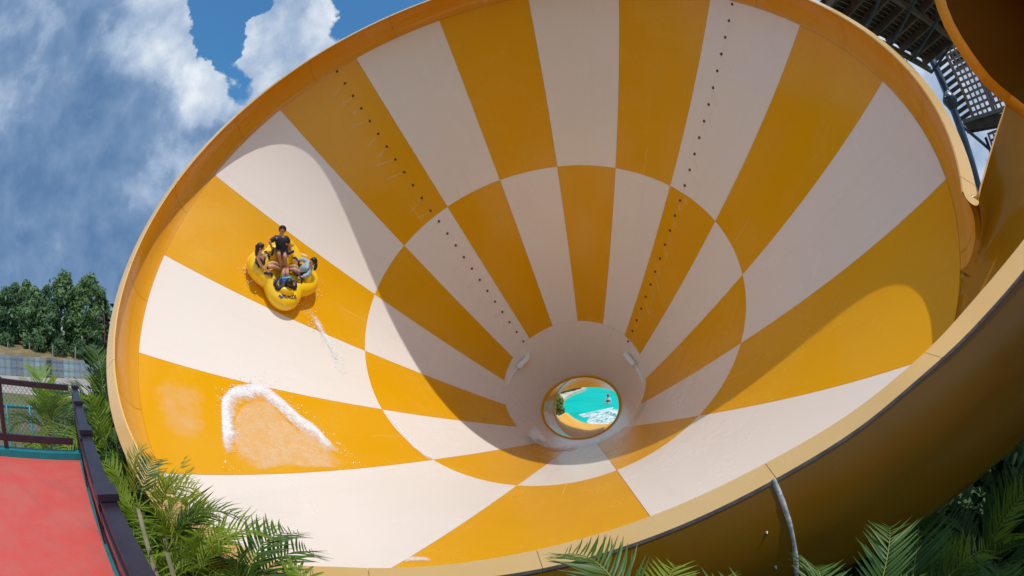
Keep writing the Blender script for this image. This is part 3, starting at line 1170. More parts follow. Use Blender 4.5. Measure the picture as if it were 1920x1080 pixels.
for i in range(npan + 1):
    if i % 1 == 0:
        mb = MB()
        p = HA + hd * (i * 1.02 - .51) + hn * .07
        mb.bar(p, p + V((0, 0, 2.4)), .055, .055)
        mb.build('frame_post', M_TIMBER, hoard, smooth=False)
for zz in (.25, 1.2, 2.2):
    mb = MB()
    mb.bar(HA + hn * .10 + V((0, 0, zz)) - hd * .5, HA + hd * (npan * 1.02) + hn * .10 + V((0, 0, zz)), .05, .07)
    mb.build('frame_rail', M_TIMBER, hoard, smooth=False)
for i, (px, y0, y1) in enumerate(((15, 648, 676), (56, 650, 690), (99.5, 653, 695), (142, 656, 698))):
    d = 66.5
    a = at(px, y1, d)
    h = (y1 - y0) / 828 * d
    mb = MB()
    mb.bar(V((a.x, a.y, ground_h(a.x, a.y) - .2)), a + V((0, 0, h)), .14, .14)
    o = mb.build('timber_pole', M_TIMBER, smooth=False)
    o['label'] = ('timber pole behind the hoarding below the left edge shrubs', 'timber pole behind the hoarding in front of the broad hillside tree',
                  'timber pole behind the hoarding just left of the upright palm frond', 'timber pole behind the hoarding nearest the slide rim')[i]
    o['category'] = 'pole'
    o['group'] = 'timber poles behind the hoarding'

M_BARK = mat('dark_bark', (0.075, 0.055, 0.04), 0.9, var=0.4, vscale=3)


def leaf_mat(name, a, b, tr=0.25, rough=0.5, vs=0.6):
    return mat(name, a, rough, spec=0.35, col2=b, vscale=vs, transl=tr)


M_LEAFD = leaf_mat('dark_foliage', (0.072, 0.145, 0.060), (0.120, 0.195, 0.075))
M_LEAFM = leaf_mat('mid_foliage', (0.110, 0.195, 0.072), (0.160, 0.250, 0.092))
M_LEAFY = leaf_mat('yellow_green_foliage', (0.16, 0.20, 0.03), (0.26, 0.22, 0.06), .3)
M_LEAFL = leaf_mat('light_foliage', (0.105, 0.185, 0.058), (0.165, 0.245, 0.080))


def crown_mesh(name, m, seed, h, wid, taper, n, leaf, base=0.0):
    """Leaf clumps on many small boughs spread through an uneven crown."""
    rnd = random.Random(seed)
    mb = MB()
    boughs = []
    nb = 46
    for i in range(nb):
        u = rnd.random() ** 0.85
        z = base + u * (h - base)
        rr = .58 * wid * (sin(pi * min(1, (u * .80 + .20))) ** .55) * (1 - taper * u) * rnd.uniform(.55, 1.08)
        a = rnd.uniform(0, 2 * pi)
        boughs.append((V((rr * .8 * cos(a), rr * .8 * sin(a), z)), rnd.uniform(.13, .22) * wid))
    boughs.append((V((0, 0, h * .96)), wid * .15))
    for c, s in boughs:
        for k in range(n // nb):
            v = V((rnd.gauss(0, 1), rnd.gauss(0, 1), rnd.gauss(0, .75)))
            v.normalize()
            p = c + v * s * rnd.uniform(.45, 1.08)
            nrm = (v + V((rnd.gauss(0, .5), rnd.gauss(0, .5), rnd.gauss(.35, .5)))).normalized()
            t = nrm.cross(V((rnd.gauss(0, 1), rnd.gauss(0, 1), rnd.gauss(0, 1)))).normalized()
            b = nrm.cross(t)
            L = leaf * rnd.uniform(.6, 1.35)
            mb.add([p - t * L, p + b * L * .45 - nrm * L * .1, p + t * L, p - b * L * .45 - nrm * L * .1], [(0, 1, 2, 3)])
    return mb.mesh(name, m, smooth=False), boughs


def trunk_mesh(name, seed, h, r, boughs):
    rnd = random.Random(seed)
    mb = MB()
    pts = [V((0, 0, -.6))]
    for i in range(1, 8):
        pts.append(V((rnd.uniform(-.1, .1), rnd.uniform(-.1, .1), h * .92 * i / 7)))
    mb.tube(pts, [r * (1.15 - .95 * i / 7) for i in range(8)], 7)
    for c, s in boughs[::3]:
        z = max(.15 * h, c.z - .25 * h * rnd.uniform(.4, .8))
        a = V((0, 0, z))
        mb.tube([a, a.lerp(c, .5) + V((0, 0, .05 * h * .2)), c], [r * .34, r * .22, r * .06], 5)
    return mb.mesh(name, M_BARK)


# px of base, distance, height of top (px), relative width, kind, label
TREES = [(8, 642, 84, 548, 6.4, 0, 'dark leafy hillside tree cut by the left edge of the view'),
         (22, 640, 92, 533, 4.2, 0, 'slim dark hillside tree with pointed crown behind its bushier neighbours'),
         (45, 641, 90, 534, 5.0, 1, 'loose green hillside tree with bare thin trunk above the brown slope'),
         (62, 645, 82, 546, 5.4, 1, 'broad mid green hillside tree in front of the darker ones'),
         (83, 639, 96, 538, 3.4, 0, 'small dark hillside tree peeping between two larger crowns'),
         (112, 646, 83, 517, 6.6, 1, 'tall pyramid shaped hillside tree with layered crown'),
         (95, 650, 80, 575, 4.6, 0, 'low dark hillside tree with dense shaded base beside the bushes'),
         (136, 643, 92, 545, 4.2, 0, 'dark hillside tree squeezed between the two tallest'),
         (160, 648, 82, 522, 7.2, 2, 'tallest light green hillside tree nearest the slide rim'),
         (186, 645, 88, 548, 5.4, 1, 'green hillside tree half hidden behind the slide rim')]
for i, (px, py, d, ptop, wd, kind, lab) in enumerate(TREES):
    p = at(px, py, d)
    base = V((p.x, p.y, ground_h(p.x, p.y)))
    top = CAMP.z + d * math.tan(math.asin(ray(px, ptop).z))
    h = top - base.z
    me, bo = crown_mesh('crown', (M_LEAFD, M_LEAFM, M_LEAFL)[kind], 40 + i, h, wd * 1.12, .28, 3600, .46, base=h * .06)
    t = thing('tree', lab, 'tree', base)
    link('crown', me, t, mat=Matrix.Identity(4))
    link('trunk', trunk_mesh('trunk', 80 + i, h, .20, bo), t, mat=Matrix.Identity(4))
SHRUBS = [(12, 652, 79, 1.6, 'round dark shrub low on the brown slope at the left'), (55, 653, 79, 1.5, 'dark shrub at the foot of the broad hillside tree'),
          (72, 654, 78, 1.9, 'wide dark shrub in the shade under the hillside trees'), (112, 656, 77, 2.3, 'large dark shrub below the pyramid shaped tree'), (150, 655, 77, 2.4, 'large dark shrub below the tallest light green tree'),
          (172, 657, 76, 2.0, 'dark shrub on the slope close to the slide rim')]
for i, (px, py, d, hh, lab) in enumerate(SHRUBS):
    p = at(px, py, d)
    base = V((p.x, p.y, ground_h(p.x, p.y)))
    me, bo = crown_mesh('foliage', M_LEAFD, 140 + i, hh, hh * 1.8, .3, 1300, .24)
    t = thing('shrub', lab, 'shrub', base)
    link('foliage', me, t, mat=Matrix.Identity(4))
# pale buildings glimpsed through the trees
M_PALE = mat('pale_wall', (0.72, 0.72, 0.72), 0.8, var=0.1)
M_ROOF = mat('grey_roof', (0.36, 0.37, 0.39), 0.7)
M_GLASS = mat('dark_window', (0.03, 0.04, 0.05), 0.1)
for px, d, wx, hh, lab in ((30, 118, 9, 3.0, 'long white low building glimpsed behind the left hillside trees'), (138, 124, 12, 4.0, 'white building glimpsed behind the tallest hillside trees')):
    p = at(px, 632, d)
    gz = ground_h(p.x, p.y)
    b = thing('building', lab, 'building', V((p.x, p.y, gz)))
    dirv = V((p.y, -p.x, 0)).normalized()
    fw = V((p.x, p.y, 0)).normalized()
    c = V((p.x, p.y, gz + hh / 2))
    mb = MB(); mb.box(c, dirv * wx, fw * 4, V((0, 0, hh / 2))); mb.build('wall', M_PALE, b, smooth=False)
    mb = MB()
    q = c + V((0, 0, hh / 2))
    mb.loft([[q + dirv * s * (wx + .4) - fw * 4.4, q + dirv * s * (wx + .4) + V((0, 0, 1.3)), q + dirv * s * (wx + .4) + fw * 4.4] for s in (-1, 1)])
    mb.build('roof', M_ROOF, b, smooth=False)
    for k in range(int(wx)):
        mb = MB(); mb.box(c + dirv * (-wx + 1 + 2 * k) - fw * 4.01, dirv * .5, fw * .03, V((0, 0, .5))); mb.build('window', M_GLASS, b, smooth=False)

# low teal garden fence beyond the deck
tf = thing('garden_fence', 'low teal pipe and chain link fence below the deck railing', 'fence', at(60, 790, 12))
M_TEALP = mat('teal_pipe_paint', (0.02, 0.23, 0.25), 0.4)
fa, fb = at(-30, 757, 13.5), at(190, 768, 13.5)
for k in range(6):
    p = fa.lerp(fb, k / 5)
    mb = MB(); mb.tube([V((p.x, p.y, -4.2)), p + V((0, 0, .05))], .05, 8); mb.build('post', M_TEALP, tf)
mb = MB(); mb.tube([fa, fb], .045, 8); mb.build('top_rail', M_TEALP, tf)
mb = MB()
L = (fb - fa).length
dirf = (fb - fa).normalized()
for k in range(int((L + 2.4) / .16)):
    u = k * .16
    ua, ub = max(0, u - 2.4), min(u, L)
    mb.bar(fa + dirf * ub + V((0, 0, -(u - ub))), fa + dirf * ua + V((0, 0, -(u - ua))), .008, .008)
    mb.bar(fa + dirf * ub + V((0, 0, -2.4 + (u - ub))), fa + dirf * ua + V((0, 0, -2.4 + (u - ua))), .008, .008)
mb.build('chain_link', M_STEEL, tf, smooth=False, kind='stuff')


# ------------------------------------------------------------------ palms and other plants
M_PALM = [leaf_mat('palm_leaf_green', (0.205, 0.310, 0.022), (0.275, 0.375, 0.040), .42, .42, 1.2),
          leaf_mat('palm_leaf_dark', (0.055, 0.125, 0.022), (0.090, 0.170, 0.028), .30, .40, 1.2),
          leaf_mat('palm_leaf_yellow', (0.23, 0.29, 0.025), (0.30, 0.32, 0.04), .35, .45, 1.2)]
M_STALK = mat('palm_stalk', (0.30, 0.33, 0.06), 0.45, col2=(0.20, 0.26, 0.05), vscale=4)
M_STEM = mat('palm_stem', (0.30, 0.26, 0.18), 0.7, col2=(0.16, 0.16, 0.08), vscale=6)


def frond_mesh(seed, L, droop, width, n, m):
    """An arching feather frond: stalk along +X curving down, paired folded leaflets."""
    rnd = random.Random(seed)
    mb = MB()
    def axis(u):
        a = droop * u * u
        x = L * (u - .25 * a * u)
        z = L * (.16 * u - .52 * a * u)
        return V((x, 0, z))
    pts = [axis(k / 14) for k in range(15)]
    mb.tube(pts, [.013 * (1 - .82 * k / 14) for k in range(15)], 5, mi=1)
    for k in range(n):
        u = .17 + .83 * (k + .5) / n
        p = axis(u)
        t = (axis(min(u + .02, 1.02)) - axis(u - .02)).normalized()
        up = V((0, 1, 0)).cross(t) * -1
        if up.z < 0:
            up = -up
        prof = (sin(pi * (.12 + .86 * u)) ** .6)
        for sg in (-1, 1):
            if rnd.random() < .03:
                continue
            l = width * prof * rnd.uniform(.84, 1.1)
            sweep = radians(38 + 24 * u + rnd.uniform(-7, 7))
            lift = radians(rnd.uniform(4, 26))
            d = (t * cos(sweep) + V((0, sg, 0)) * sin(sweep)) * cos(lift) + up * sin(lift)
            d.normalize()
            nrm = d.cross(V((0, sg, 0)).cross(d)).normalized()
            side = d.cross(up).normalized()
            wv = l * .031 + .004
            a = [0, .3, .65, 1.0]
            sag = rnd.uniform(.12, .34)
            c = [p + d * l * x - V((0, 0, 1)) * l * sag * x * x for x in a]
            ww = [wv * .55, wv, wv * .72, 0.0015]
            base = []
            for q, w_ in zip(c, ww):
                base += [q - side * w_, q - up * w_ * .35, q + side * w_]
            fs = []
            for j in range(3):
                o = j * 3
                fs += [(o, o + 1, o + 4, o + 3), (o + 1, o + 2, o + 5, o + 4)]
            mb.add(base, fs)
    return mb.mesh('frond', [m, M_STALK])


FR = {}
for mi in range(3):
    for k, (L, dr, wd, n) in enumerate(((1.7, .9, .56, 21), (1.35, .6, .50, 18), (1.9, 1.15, .60, 24))):
        FR[(mi, k)] = frond_mesh(300 + mi * 10 + k, L, dr, wd, n, M_PALM[mi])


def place_frond(parent, base, az, pitch, roll, scale, key):
    """az: compass heading of the frond, pitch above horizontal (degrees)."""
    x = V((sin(radians(az)) * cos(radians(pitch)), cos(radians(az)) * cos(radians(pitch)), sin(radians(pitch))))
    y = V((0, 0, 1)).cross(x).normalized()
    z = x.cross(y)
    Mx = Matrix.Translation(base) @ Matrix((x, y, z)).transposed().to_4x4() @ Matrix.Rotation(radians(roll), 4, 'X') @ Matrix.Scale(scale, 4)
    return link('frond', FR[key], parent, mat=parent.matrix_basis.inverted() @ Mx)


def palm(x, y, zc, label, seed, nf=9, scale=1.0, mi=0, stems=3, gz=-3.45, only=None, group=None, hi=88, avoid=None):
    rnd = random.Random(seed)
    t = thing('palm', label, 'palm', V((x, y, gz)), group)
    for s_ in range(stems):
        dx, dy = (rnd.uniform(-.16, .16), rnd.uniform(-.16, .16)) if s_ else (0, 0)
        top = V((x + dx * 1.4, y + dy * 1.4, zc - .25 * s_ * rnd.uniform(.3, 1)))
        mb = MB()
        mb.tube([V((x + dx * .3, y + dy * .3, gz - .2)), V((x + dx * .8, y + dy * .8, (gz + zc) / 2)), top], [.034, .027, .020], 7)
        mb.build('stem', M_STEM, t)
        k = nf if s_ == 0 else nf // 2
        for i in range(k):
            az = 360 * i / k + rnd.uniform(-22, 22)
            if only:
                az = rnd.uniform(*only)
                if avoid and avoid[0] < az % 360 < avoid[1]:
                    az = rnd.choice((avoid[0] - rnd.uniform(0, 35), avoid[1] + rnd.uniform(0, 35)))
            pitch = rnd.uniform(22, hi) if i % 2 else rnd.uniform(0, 45)
            place_frond(t, top, az, pitch, rnd.uniform(-25, 25), scale * rnd.uniform(.75, 1.1), (rnd.choice((mi, mi, mi, (mi + 1) % 2)), rnd.randrange(3)))
    return t


# the bank of palms between the deck railing and the slide: (a along railing, b offset, crown z)
def strip(a, off, z):
    p = dk(a, -off)
    return p.x, p.y, z


LAB = ['feathery palm close beside the railing corner post', 'bushy palm at the foot of the slide rim past the railing corner', 'palm with long arching fronds behind the second railing post',
       'dark green palm crowded against the lower slide rim', 'bright palm leaning fronds over the dark top boards', 'dense palm clump in the middle of the bank beside the railing',
       'palm whose fronds lie across the orange rim and cream panel', 'low yellow green palm tight against the railing boards', 'tall fronded palm beside the nearest railing post',
       'palm spreading blades along the lower slide lip', 'short palm under the near railing bay', 'palm at the bottom edge of the view next to the railing']
SP = [(-.3, .55, -.75), (-.9, 1.1, -.45), (.55, .75, -.55), (.6, 1.35, -.60), (1.35, .6, -.55), (1.6, 1.05, -.55), (2.35, 1.0, -.45), (2.2, .5, -.70), (3.1, .6, -.62), (3.3, 1.0, -.62), (3.9, .55, -.80), (4.3, .95, -.85)]
for i, ((a, o_, z), lab) in enumerate(zip(SP, LAB)):
    x, y, zz = strip(a, o_, z)
    palm(x, y, zz - .27, lab, 500 + i, nf=9, scale=.74 if i not in (1, 6) else .86, mi=(1, 1, 0, 0)[i] if i < 4 else 0, stems=3, gz=-3.45, hi=85, only=(200, 325) if i < 2 else (130, 335) if o_ > .7 else (60, 390), avoid=(162, 262) if i > 1 else None)
for i, (a, o_, z, rng, lab) in enumerate(((3.7, .50, -.42, (20, 95), 'palm throwing pale green fronds to the right over the lower left of the lip'), (4.35, .62, -.50, (25, 100), 'palm with nearly level fronds along the dark gap under the lip'),
                                        (4.9, .75, -.62, (20, 110), 'low palm at the bottom edge under the slide lip'), (3.0, .45, -.35, (30, 80), 'palm with feather fronds standing in front of the cream panel corner'))):
    x, y, zz = strip(a, o_, z)
    palm(x, y, zz - .22, lab, 620 + i, nf=5, scale=.66, mi=(0, 2, 0, 0)[i], stems=2, gz=-3.45, only=rng, hi=75)
for i, (px, py, d, rng, lab) in enumerate(((350, 1035, 3.0, (10, 120), 'palm reaching blades across the lower left corner of the funnel lip'), (440, 1085, 2.75, (20, 130), 'palm with long level blades over the dark gap below the lip'),
                                       (300, 985, 3.15, (-20, 110), 'palm with an upright feather frond before the orange band of the lip'), (250, 905, 3.5, (-40, 100), 'light green palm rising before the lower left bend of the rim'))):
    p = at(px, py, d)
    palm(p.x, p.y, p.z - .20, lab, 640 + i, nf=4, scale=(.50, .52, .46, .50)[i], mi=(0, 0, 0, 2)[i], stems=2, gz=-3.45, only=rng, hi=78)
# behind the back railing
bp = at(95, 790, 10.2)
palm(bp.x, bp.y, -.35, 'palm with upright bright fronds behind the back railing in front of the hoarding', 540, nf=12, scale=1.05, mi=0, stems=2, gz=-4, hi=89)
for i, (px, d, z, sc, mi, lab) in enumerate(((20, 9.5, -1.25, .8, 2, 'yellow green bushy palm low behind the netting at the left edge'), (130, 9.2, -1.0, .8, 1, 'dark palm behind the netting by the corner post'),
                                             (60, 10.8, -1.35, .8, 0, 'low green palm behind the middle of the netting'), (168, 9.4, -.95, .8, 1, 'shaded palm between the corner post and the slide rim'))):
    p = at(px, 800, d)
    palm(p.x, p.y, z, lab, 550 + i, nf=9, scale=sc, mi=mi, stems=2, gz=-4)
p = at(192, 740, 9.2)
palm(p.x, p.y, .15, 'slender tall palm hugging the left side of the slide rim', 560, nf=9, scale=.92, mi=1, stems=2, gz=-4, hi=88, only=(150, 350))
p = at(192, 760, 8.2)
palm(p.x, p.y, -.35, 'palm with dark backlit fronds overlapping the slide rim edge', 561, nf=9, scale=.85, mi=0, stems=2, gz=-4, hi=88, only=(150, 350))
# broad-leaved shrub whose top shows beside the rim
p = at(196, 640, 10.6)
t = thing('shrub', 'dark broad leaved shrub rising behind the palms beside the slide rim', 'shrub', V((p.x, p.y, -4)))
rnd = random.Random(77)
mb = MB()
st = MB()
for k in range(11):
    a = V((p.x + rnd.uniform(-.15, .15), p.y + rnd.uniform(-.15, .15), -4))
    e = V((p.x + rnd.uniform(-.45, .45), p.y + rnd.uniform(-.45, .45), rnd.uniform(.6, 2.75)))
    st.tube([a, a.lerp(e, .5) + V((rnd.uniform(-.2, .2), 0, 0)), e], [.04, .025, .01], 5)
    for q in range(70):
        u = 1 - rnd.random() ** 1.6 * .75
        c = a.lerp(e, u)
        d = V((rnd.gauss(0, 1), rnd.gauss(0, 1), rnd.gauss(.7, .7))).normalized()
        s_ = d.cross(V((rnd.gauss(0, 1), rnd.gauss(0, 1), rnd.gauss(0, 1)))).normalized()
        L = rnd.uniform(.13, .23)
        n_ = d.cross(s_)
        mb.add([c, c + d * L * .5 + s_ * L * .22 - n_ * .01, c + d * L, c + d * L * .5 - s_ * L * .22 - n_ * .01], [(0, 1, 2, 3)])
mb.build('foliage', leaf_mat('glossy_dark_leaf', (0.018, 0.040, 0.016), (0.035, 0.030, 0.020), .1, .3, 2.0), t, smooth=False)
st.build('stem', M_BARK, t)
# fan of blades at the lower edge, in front of the lip
def blade_plant(base, label, blades, m):
    t = thing('plant', label, 'plant', base)
    for i, (tip, w_) in enumerate(blades):
        mb = MB()
        m1 = base.lerp(tip, .5) + V((0, 0, .03))
        c = crm([base, m1, tip], 5)
        vd = (base - CAMP).normalized()
        rows = []
        for k, q in enumerate(c):
            u = k / (len(c) - 1)
            tdir = (c[min(k + 1, len(c) - 1)] - c[max(k - 1, 0)]).normalized()
            sd_ = tdir.cross(vd).normalized()
            ww = w_ * (sin(pi * (.18 + .82 * u)) ** .7 + .02)
            rows.append([q - sd_ * ww, q + vd * ww * .5, q + sd_ * ww])
        mb.loft(rows)
        mb.build('blade', m, t)
    return t


bs = at(556, 1110, 2.75)
blade_plant(bs, 'upright fan of pointed green blades in front of the lower slide lip',
            [(at(x, y, 2.72 + .02 * i), .011) for i, (x, y) in enumerate(((517, 1030), (521, 1042), (537, 1036), (543, 1040), (555, 1042), (570, 1049), (589, 1061), (609, 1072), (530, 1070)))], M_PALM[0])
# palms low in front of the shell on the right
for i, (px, py, d, z, sc, mi, lab, on) in enumerate((
        (1210, 1150, 2.3, -.62, .44, 1, 'dark palm rising below the lip left of the sealed joint', (-60, 60)), (1290, 1150, 2.4, -.66, .42, 1, 'palm with drooping blades under the middle of the slide lip', (-50, 70)),
        (1530, 1150, 2.3, -.60, .50, 1, 'palm with one long arching frond right of the white sealed joint', (-70, 60)), (1640, 1140, 2.5, -.75, .46, 1, 'dark feathery palm in front of the flume underside', (-30, 90)),
        (1720, 1080, 4.4, -1.15, .95, 1, 'shaded palm in the dark corner under the flume', None), (1850, 1000, 5.4, -1.0, 1.0, 1, 'shaded palm beneath the flume at the right edge of the view', None),
        (1890, 1075, 3.6, -.95, .8, 0, 'palm catching light at the lower right corner of the view', None))):
    p = at(px, py, d)
    palm(p.x, p.y, p.z - .20 if i < 4 else z, lab, 580 + i, nf=2 if i < 2 else 3 if i < 4 else 9, scale=sc, mi=mi, stems=1 if i < 4 else 2, gz=-3.45, only=on, hi=72)
for i, (px, py, d, h_, lab) in enumerate(((1905, 860, 10.5, 4.2, 'tall dark shrub filling the gap below the flume at the right edge'), (1830, 930, 9.5, 3.6, 'dark shrub mass behind the shaded palms under the flume'), (1740, 1010, 8.0, 3.0, 'dark shrub under the curve of the outer shell'), (1960, 960, 8.0, 4.0, 'dark shrub cut off by the lower right edge of the view'))):
    q = at(px, py, d)
    me, bo = crown_mesh('foliage', M_LEAFD, 210 + i, h_, 4.4, .1, 4200, .22)
    t = thing('shrub', lab, 'shrub', V((q.x, q.y, -3.45)))
    link('foliage', me, t, mat=Matrix.Identity(4))
p = at(1800, 960, 6.5)
for i, (dx, dy, lab) in enumerate(((0, 0, 'dense dark shrub in the shade under the flume'), (1.6, -.8, 'dark shrub at the right edge below the flume'), (-1.3, .9, 'low dark shrub under the slide where the flume underside ends'), (2.6, .8, 'dark shrub far back below the flume'))):
    me, bo = crown_mesh('foliage', M_LEAFD, 190 + i, 2.6, 2.6, .2, 2600, .16)
    t = thing('shrub', lab, 'shrub', V((p.x + dx, p.y + dy, -3.45)))
    link('foliage', me, t, mat=Matrix.Identity(4))

# ------------------------------------------------------------------ tower behind the slide, upper right
M_BLUEST = mat('blue_grey_steel_paint', (0.10, 0.145, 0.24), 0.4, var=0.25, vscale=3)
M_DECKW = mat('dark_timber', (0.085, 0.065, 0.05), 0.8, var=0.35, vscale=3)
M_TREL = mat('brown_trellis', (0.36, 0.24, 0.185), 0.75, var=0.3, vscale=5)
M_JOIST = mat('grey_brown_joist', (0.24, 0.20, 0.18), 0.75, var=0.3, vscale=3)
tw = thing('slide_tower', 'tall slide tower with steel column, timber platform and brown trellis', 'tower', V((13, 5.5, -3.45)))


def azel(az, D, el):
    return V((D * sin(radians(az)), D * cos(radians(az)), CAMP.z + D * math.tan(radians(el))))


def column(az, D, r, z1, joint=None):
    c = azel(az, D, 0)
    mb = MB()
    mb.tube([V((c.x, c.y, -3.5)), V((c.x, c.y, z1))], r, 16)
    mb.build('column', M_BLUEST, tw)
    if joint:
        for zz in joint:
            mb = MB()
            mb.tube([V((c.x, c.y, zz - .30)), V((c.x, c.y, zz - .02)), V((c.x, c.y, zz)), V((c.x, c.y, zz + .06)), V((c.x, c.y, zz + .30))], [r * 1.02, r * 1.75, r * 2.0, r * 2.0, r * 1.05], 20)
            mb.build('flange', M_BLUEST, tw)
            for k in range(8):
                a = 2 * pi * k / 8
                q = V((c.x + r * 1.75 * cos(a), c.y + r * 1.75 * sin(a), zz))
                mb = MB(); mb.tube([q + V((0, 0, -.05)), q + V((0, 0, .10))], .025, 6); mb.build('bolt', M_STEEL, tw)
    return c


cA = column(66.45, 14, .15, 16.5, joint=[azel(66.45, 14, 23.6).z])
for az, D in ((58, 13.2), (73, 19), (62, 19), (80, 15)):
    column(az, D, .15, 13)
# braces
mb = MB(); mb.tube([azel(66.5, 14, 34.7), azel(61, 13.6, 37.0)], .08, 10); mb.build('brace', M_BLUEST, tw)
mb = MB(); mb.tube([azel(66.5, 14, 21.0), azel(69.8, 15.2, 17.4), ], .06, 8); mb.build('brace', M_BLUEST, tw)
mb = MB(); mb.bar(azel(69.9, 15.2, 18.6), azel(70.1, 15.2, 13.0), .12, .12); mb.build('strut', M_DECKW, tw, smooth=False)
mb = MB(); mb.bar(azel(67.4, 14.4, 20.4), azel(75.5, 15.2, 19.4), .26, .34); mb.build('landing_beam', M_DECKW, tw, smooth=False)
mb = MB(); mb.bar(azel(67.2, 14.3, 21.0), azel(75.5, 15.0, 20.6), .12, .12); mb.build('landing_edge', M_JOIST, tw, smooth=False)
# platform above, seen from below: boards with gaps on joists
PZ2 = 9.15
for k in range(21):
    y = 1.9 + k * .19
    mb = MB(); mb.box(V((10.0, y, PZ2 + .14)), V((2.55, 0, 0)), V((0, .088, 0)), V((0, 0, .02))); mb.build('floor_board', M_DECKW, tw, smooth=False)
for k in range(8):
    x = 7.6 + k * .68
    mb = MB(); mb.box(V((x, 3.8, PZ2)), V((.04, 0, 0)), V((0, 2.0, 0)), V((0, 0, .11))); mb.build('joist', M_JOIST, tw, smooth=False)
for y in (2.2, 4.05, 5.75):
    mb = MB(); mb.box(V((10.0, y, PZ2 - .22)), V((2.6, 0, 0)), V((0, .06, 0)), V((0, 0, .10))); mb.build('beam', M_JOIST, tw, smooth=False)
for k in range(4):
    p, q = V((7.7 + k * 1.2, 2.2, PZ2 - .36)), V((8.9 + k * 1.2, 5.75, PZ2 - .36))
    mb = MB(); mb.bar(p, q, .06, .06); mb.build('wind_brace', M_BLUEST, tw, smooth=False)
for k in range(11):
    p = V((7.6 + k * .5, 5.85, PZ2 + .2))
    mb = MB(); mb.bar(p, p + V((0, 0, 1.1)), .06, .06); mb.build('guard_post', M_WHITEPVC, tw, smooth=False)
mb = MB(); mb.bar(V((7.5, 5.85, PZ2 + 1.3)), V((12.7, 5.85, PZ2 + 1.3)), .07, .07); mb.build('guard_rail', M_WHITEPVC, tw, smooth=False)
# stair boards between column and trellis, with daylight between them
for k in range(22):
    el = 20.6 + k * .78
    a, b = azel(66.9, 15.2, el), azel(69.0, 15.5, el + .35)
    mb = MB(); mb.bar(a, b, .05, .135); mb.build('stair_board', M_DECKW, tw, smooth=False)
mb = MB(); mb.bar(azel(69.05, 15.45, 19.5), azel(69.05, 15.45, 40), .10, .10); mb.build('trellis_post', M_TREL, tw, smooth=False)
mb = MB(); mb.bar(azel(66.9, 15.3, 19.5), azel(66.9, 15.3, 40), .06, .06); mb.build('stair_stringer', M_DECKW, tw, smooth=False)


def trellis(az0, az1, D, z0, z1, st_):
    a, b = azel(az0, D, 0), azel(az1, D, 0)
    d = (b - a)
    L = d.length
    d.normalize()
    mb = MB()
    n = int(L / st_) + 1
    for i in range(n):
        p = a + d * (i * st_)
        mb.bar(V((p.x, p.y, z0)), V((p.x, p.y, z1)), .08, .03)
    k = int((z1 - z0) / st_) + 1
    nn_ = V((-d.y, d.x, 0)) * .035
    for i in range(k):
        z = z0 + i * st_
        mb.bar(V((a.x, a.y, z)) + nn_, V((b.x, b.y, z)) + nn_, .03, .08, up=V((0, 0, 1)))
    mb.build('trellis_panel', M_TREL, tw, smooth=False, kind='stuff')


trellis(69.2, 77, 15.45, azel(69, 15.45, 20.9).z, 16, .225)
trellis(70.5, 78, 15.6, azel(69, 15.6, 12.0).z, azel(69, 15.6, 19.0).z, .225)
# boards of the flight beyond, that darken the upper part of the trellis
for k in range(16):
    el = 26.5 + k * .8
    a, b = azel(69.5, 17.4, el), azel(78, 17.6, el + .2)
    mb = MB(); mb.bar(a, b, .05, .17); mb.build('stair_board', M_DECKW, tw, smooth=False)


# ------------------------------------------------------------------ water on the slide
def bowl_strip(outer, inner, n, across, hfun, name, m, label, seed=0, amp=.05, **kw):
    """A strip of broken water lying on the funnel between two lines given by where they are seen."""
    def ln(pts):
        q = []
        for p in resample(crm([V((x, y, 0)) for x, y in pts], 6), n):
            th, z = on_bowl(p.x, p.y)
            q.append((th, z))
        return q
    o_, i_ = ln(outer), ln(inner)
    rows = []
    for k in range(n):
        r = []
        for j in range(across):
            v = j / (across - 1)
            th = o_[k][0] * (1 - v) + i_[k][0] * v
            z = o_[k][1] * (1 - v) + i_[k][1] * v
            h = hfun(k / (n - 1), v)
            b = surf(th, z)
            h += amp * h * 4 * mnoise.noise(b * 3.1 + V((seed, 0, 0))) + amp * h * 3 * mnoise.noise(b * 8.3 + V((seed, 4, 0)))
            r.append(surf(th, z, max(h, .006)))
        rows.append(r)
    mb = MB()
    mb.loft(rows, uv=True)
    o = mb.build(name, m)
    o['label'] = label
    o['category'] = 'water'
    o['kind'] = 'stuff'
    return o


W_OUT = [(430, 895), (415, 855), (410, 781), (412, 744), (434, 720), (460, 715), (488, 715), (515, 729), (541, 752), (568, 776), (591, 792), (612, 816), (639, 845), (670, 880)]
W_IN = [(476, 895), (470, 850), (462, 808), (462, 792), (474, 772), (486, 780), (500, 772), (514, 784), (526, 804), (541, 822), (562, 838), (588, 848), (616, 868), (650, 890)]
bowl_strip(W_OUT, W_IN, 150, 13, lambda u, v: .034 * sin(pi * min(1, v * .9 + .05)) * (1 - .5 * u), 'foam', M_FOAM, 'white foaming crest of an arched wave on the lower left orange panel', 1, .30)
bowl_strip([(449, 888), (440, 845), (436, 792), (446, 765), (466, 748), (494, 748), (514, 760), (551, 800), (600, 828), (658, 880)],
           [(470, 887), (476, 886), (480, 885), (490, 884), (500, 884), (520, 883), (540, 882), (570, 881), (620, 880), (650, 881)], 90, 30, lambda u, v: .012, 'thin_water', M_SHEET, 'thin broken sheet of water inside the arched wave', 2, .0)
M_FILM = foam_mat('water_film', 0.44, 0.90, 1.2, tint=(0.92, 0.90, 0.86), maxa=0.20, soft=0.2, softy=0.2, ew=.45, rough=.25)
